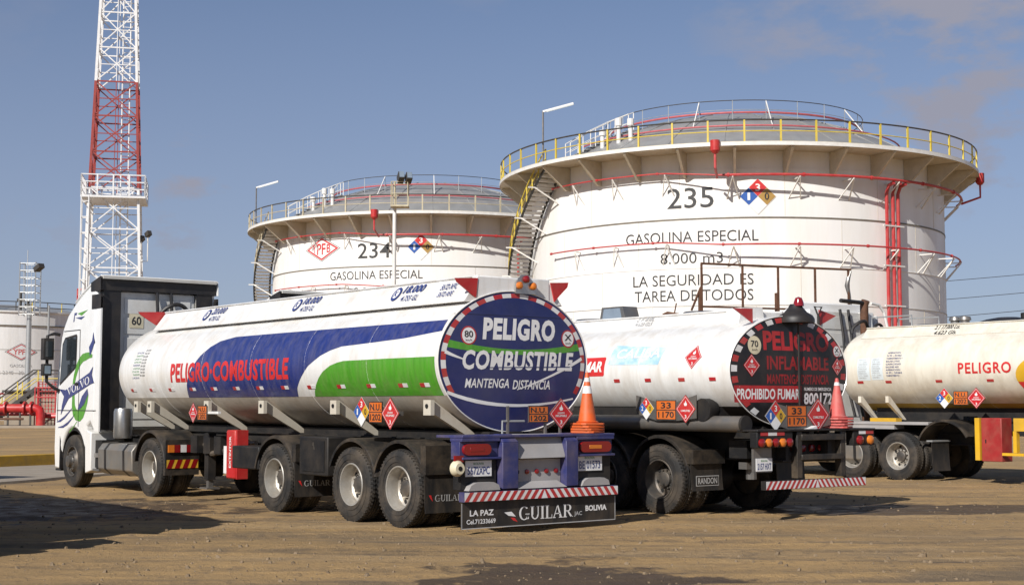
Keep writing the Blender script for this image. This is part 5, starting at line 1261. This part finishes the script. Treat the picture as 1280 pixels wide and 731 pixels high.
for i, m in enumerate(('lens_red', 'lens_orange')):
    mb = MB(); mb.lathe([(.07, 0), (.065, -.03), (.035, -.048), (0, -.05)], m, 16, 'x', off=(.018, -1.02-.24*i, 1.11)); mb.build('tail_lamp', rf)
for i in range(4):
    mb = MB(); mb.lathe([(.06, 0), (.05, -.03), (0, -.04)], 'lens_red', 14, 'x', off=(.29, .15-.2*i, 1.0)); mb.build('marker_lens', rf)
for i, (a, b) in enumerate(((-1.14, -.98), (-.98, -.80), (-.80, -.64), (1.0, 1.16), (1.16, 1.34))): mb = MB(); mb.flat([(a, 1.20), (b, 1.20), (b, 1.25), (a, 1.25)], [(0, 1, 2, 3)], rear_map(.015), .003, 'red_reflect' if i % 2 == 0 else 'white_reflect'); mb.build('reflective_strip', rf)
licence(t2, -1.14, -.81, .70, .88, rear_map(.10), '2157 HXT'); mb = MB(); mb.box(.12, .16, .80, 1.17, .68, 1.03, 'steel_grey'); mb.build('plate_bracket', rf)
mb = MB(); mb.box(-.03, .06, -1.09, 1.09, .44, .565, 'chassis'); f = rear_map(-.03); chevrons(mb, f, -1.085, 1.085, .445, .56, 22, .052); mb.build('bumper_bar', t2)
f = rear_map(.16); mb = MB(); rounded_plate(mb, [(-.66, 1.66), (-.36, 1.60), (.02, 1.62), (.34, 1.60), (.50, 1.68), (.55, 1.34), (.30, 1.30), (.0, 1.285), (-.40, 1.285), (-.62, 1.34)], f, -.004, .02, 'steel_grey'); mb.build('placard_board', t2)
placard(t2, -.66, 1.475, .215, f, 'nfpa', digits=('', '', '0') if False else ('1', '3', '0')); number_plate(t2, -.42, .0, 1.315, 1.63, f, '33', '1170'); placard(t2, .26, 1.485, .245, f, 'fire', word='', word2='COMBUSTIBLE')
mb = MB(); mb.prism([(-.08, 1.285), (.0, 1.30), (.10, 1.33), (.10, 1.285)], rear_map(.05), -.1, 0, 'letter_white'); mb.build('rag', t2)
# running gear
for x, s in ((2.0, .4), (3.25, 1.3), (4.5, .9)): axle(t2, x, 'dual', s)
for s in (1, -1):
    for x in (2.0, 3.25, 4.5): mudguard(t2, x, .67, 14, 166, s*.58, s*1.25)
mud_flap(t2, 1.30, .60, 1.245, .37, .76, 'RANDON', True); mud_flap(t2, 1.30, -1.245, -.60, .37, .76)
mb = MB(); mb.box(1.25, 1.42, .58, 1.24, .765, .97, 'fender_black'); mb.build('flap_hanger', t2)
mb = MB(); mb.box(.55, .9, .5, .85, .86, 1.12, 'chassis'); mb.tube([(.7, .6, .8), (.7, .6, .55)], .08, 'steel_grey', 10); mb.box(.62, .78, .64, .78, .70, .80, 'steel_grey'); mb.build('outlet_valve', t2)
for s in (1, -1):
    mb = MB(); mb.box(9.6, 9.75, s*.78-.07, s*.78+.07, .3, 1.15, 'chassis'); mb.box(9.5, 9.85, s*.78-.12, s*.78+.12, .26, .3, 'steel_grey'); mb.build('landing_leg', t2)
tractor(t2, 2.0, False, (9.61, 8.3), 'dual')
lab = ['faded red cone with one pale collar, topmost on the black headed truck', 'second faded red cone from the top of the stack on the black headed truck', 'third faded red cone from the top of the stack on the black headed truck', 'bottom faded red cone of the stack on the tray of the black headed truck']
for i in range(4):
    c = cone('traffic_cone', lab[i], place(L2, H2, (.20, -.745, 1.288+.042*(3-i))), H2+.2*(i-1), 'cone_red', 'stacked faded red cones on the middle truck', .62)
    for ch in list(c.children):
        if ch.name.startswith('reflective_collar') and ch.data.vertices[0].co.z < .45: bpy.data.objects.remove(ch)

# ================================================================== TRUCK 3: white tanker at the right
H3, L3 = .655, (15.178, 24.427, 0)
t3 = thing('tanker_truck', 'white tanker truck with yellow underside running out of the right edge', 'tanker truck', L3, H3+math.pi/2)
A, B, ZC, XR, XF = 1.28, .93, 2.42, .5, 10.95
tk, hd = tank_shell(t3, XR, XF, A, B, ZC, 'truck_cream', 'yellow_under', 1.66, .35, .05, 'truck_cream')
fs_ = tank_map(A, B, ZC)
hopper(t3, XR+.2, 10.75, 3.36, 3.12, .62, .86, 'truck_cream')
mb = MB(); g = (None, .08)
mb.text('PELIGRO', -7.88, 2.28, 1.26, .23, fs_, .006, 'red_letter', bold=.025, grid=g, space=1.15)
mb.disc(-5.80, 2.20, .74, fs_, .004, 'yellow_paint', 40, .46); 
mb.poly([(-6.51, 2.10), (-5.1, 2.10), (-5.2, 1.98), (-5.5, 1.84), (-6.15, 1.84), (-6.45, 1.98)], fs_, .008, 'red_letter', (.3, .08)); mb.build('livery', tk)
for x0, x1, z0, z1, m in ((10.52, 10.18, 2.17, 2.66, 'sticker_pale'), (10.14, 9.82, 2.18, 2.66, 'sticker_pale'), (9.76, 9.24, 2.20, 2.80, 'letter_grey')):
    mb = MB()
    if m == 'sticker_pale': mb.poly([(-x0, z0), (-x1, z0), (-x1, z1), (-x0, z1)], fs_, .003, m, g)
    n = 9
    for i in range(n):
        zz = z1-.05-(z1-z0-.04)*i/n
        mb.text(('AFERICION', 'N PI - 33462', 'COMPARTIMENTO 1', 'BOLIVIA LITROS', 'CAPACIDAD', 'GALONES 4623')[i % 6], -x0+.03, zz, (x0-x1)*(.75+.2*((i*37) % 5)/5)-.05, .035, fs_, .006, 'letter_grey' if m == 'sticker_pale' else 'letter_navy', bold=.01)
    mb.build('notice', tk)
mb = MB()
f = lambda u, v, off: (-u, .62+(3.36-v)*.24/.24+off, v+off)
mb.text('2.1 17.000 Lts.', -8.85, 3.26, .64, .085, f, .006, 'letter_black', bold=.01, shear=.15); mb.text('4.623 Gls.', -8.8, 3.14, .58, .085, f, .006, 'letter_black', bold=.01, shear=.15)
mb.build('capacity_marking', tk)
side_reflectors(t3, [10.4, 9.63, 8.32, 7.07, 5.8, 4.5, 3.2, 1.9], 2.11, fs_, False, .16)
f = lambda u, v, off: (-u, 1.24+off, v)
placard(t3, -8.26, 1.77, .215, f, 'nfpa', digits=('2', '3', '0')); number_plate(t3, -8.03, -7.68, 1.63, 1.915, f, 'N.U.', '1202'); placard(t3, -7.48, 1.77, .215, f, 'fire')
mb = MB(); mb.lathe([(0, 3.36), (.62, 3.36), (.64, 3.39), (.45, 3.45), (.22, 3.49), (0, 3.50)], 'black_plastic', 32, off=(7.5, .0, 0)); mb.lathe([(.0, 3.44), (.11, 3.44), (.11, 3.56), (0, 3.58)], 'chassis', 14, off=(7.0, .1, 0)); mb.build('hatch_cover', t3)
for x in (8.75, 8.5):
    mb = MB(); mb.lathe([(0, 3.36), (.10, 3.36), (.10, 3.46), (.14, 3.48), (.12, 3.55), (0, 3.57)], 'steel_grey', 14, off=(x, .1, 0)); mb.build('vent', t3)
mb = MB(); mb.tube([(10.7, .5, 3.38), (10.7, .5, 3.62), (9.6, .5, 3.62), (9.6, .5, 3.38)], .018, 'galvanised', 6); mb.tube([(10.7, -.5, 3.38), (10.7, -.5, 3.62), (9.6, -.5, 3.62), (9.6, -.5, 3.38)], .018, 'galvanised', 6); mb.build('walkway_rail', t3)
chassis(t3, .2, 10.8, 1.0, 1.28, .44); mb = MB(); mb.box(.6, 10.6, -.5, .5, 1.285, 1.56, 'chassis'); mb.build('saddle', t3)
mb = MB(); mb.box(8.7, 11.4, .5, 1.22, 1.20, 1.26, 'panel_grey'); mb.box(9.6, 10.9, .85, 1.2, 1.10, 1.198, 'panel_grey'); mb.build('wheel_deck', t3)
mb = MB(); mb.box(9.55, 10.25, 1.0, 1.2, 1.262, 1.34, 'yellow_paint'); mb.build('wheel_block', t3)
for x in (10.5, 9.75):
    mb = MB(); mb.prism([(1.18, 1.82), (1.24, 1.82), (1.24, 1.68), (.70, 1.30), (.62, 1.30)], lambda u, v, w_: (w_, u, v), x-.04, x+.04, 'truck_cream'); mb.build('tank_brace', t3)
mudguard(t3, 8.35, .70, 20, 150, .55, 1.2, 'fender_black', .62)
mud_flap(t3, 8.62, .62, 1.22, .22, .84)
mb = MB(); mb.box(8.60, 8.75, .58, 1.22, .842, .875, 'galvanised'); mb.build('flap_hanger', t3)
# yellow side frame with red cabinet
mb = MB(); mb.box(7.42, 7.53, 1.14, 1.25, .49, 1.36, 'yellow_paint'); mb.box(2.0, 6.62, 1.14, 1.25, 1.10, 1.36, 'yellow_paint'); mb.box(6.56, 6.64, 1.14, 1.25, .66, 1.098, 'yellow_paint'); mb.box(2.0, 6.9, 1.14, 1.25, .60, .655, 'yellow_paint'); mb.build('side_guard', t3)
mb = MB(); mb.box(6.92, 7.40, .85, 1.22, .47, 1.36, 'cabinet_red'); cb = mb.build('red_cabinet', t3, bevel=.015)
mb = MB(); mb.box(7.28, 7.30, 1.222, 1.235, .85, .92, 'hole_black'); mb.build('latch', cb)
mb = MB(); mb.tube([(6.50, .9, .82), (3.0, .9, .82)], .155, 'steel_grey', 18); mb.build('hose_tube', t3)
for x, s in ((4.4, .3), (2.9, 1.), (1.6, .7)): axle(t3, x, 'dual_white', s)
for x in (4.4, 2.9, 1.6): mudguard(t3, x, .66, 12, 168, .58, 1.245); mudguard(t3, x, .66, 12, 168, -.58, -1.245)
mb = MB(); mb.box(.0, .3, -1.25, 1.25, .55, 1.2, 'chassis'); mb.build('rear_frame', t3)
tractor(t3, -.11, False, (9.61, 10.86), 'dual_white', 'cab_white', False)
mb = MB(); mb.tube([(11.75, -.55, 1.2), (11.75, -.55, 4.0), (11.7, -.55, 4.12)], .10, 'rust_brown', 14); mb.tube([(11.72, -.50, 4.06), (11.72, .35, 4.08)], .05, 'black_plastic', 8); mb.tube([(11.6, -.62, 4.05), (11.6, -.92, 4.02), (11.58, -1.08, 3.85), (11.5, -1.15, 3.3), (11.5, -1.0, 3.0)], .035, 'rail_white', 8); mb.build('exhaust_stack', t3)

# another truck of the same kind parked outside the left edge: it throws the shadow on the dirt
for o in [t1]:
    t0 = dup(o); t0.scale = (1.1, 1.1, 1.1); t0.location = (-6.78, 14.50, 0); t0.rotation_euler.z = .6638+math.pi/2
    t0['label'] = 'striped tanker truck parked nearest the camera beyond the left edge'
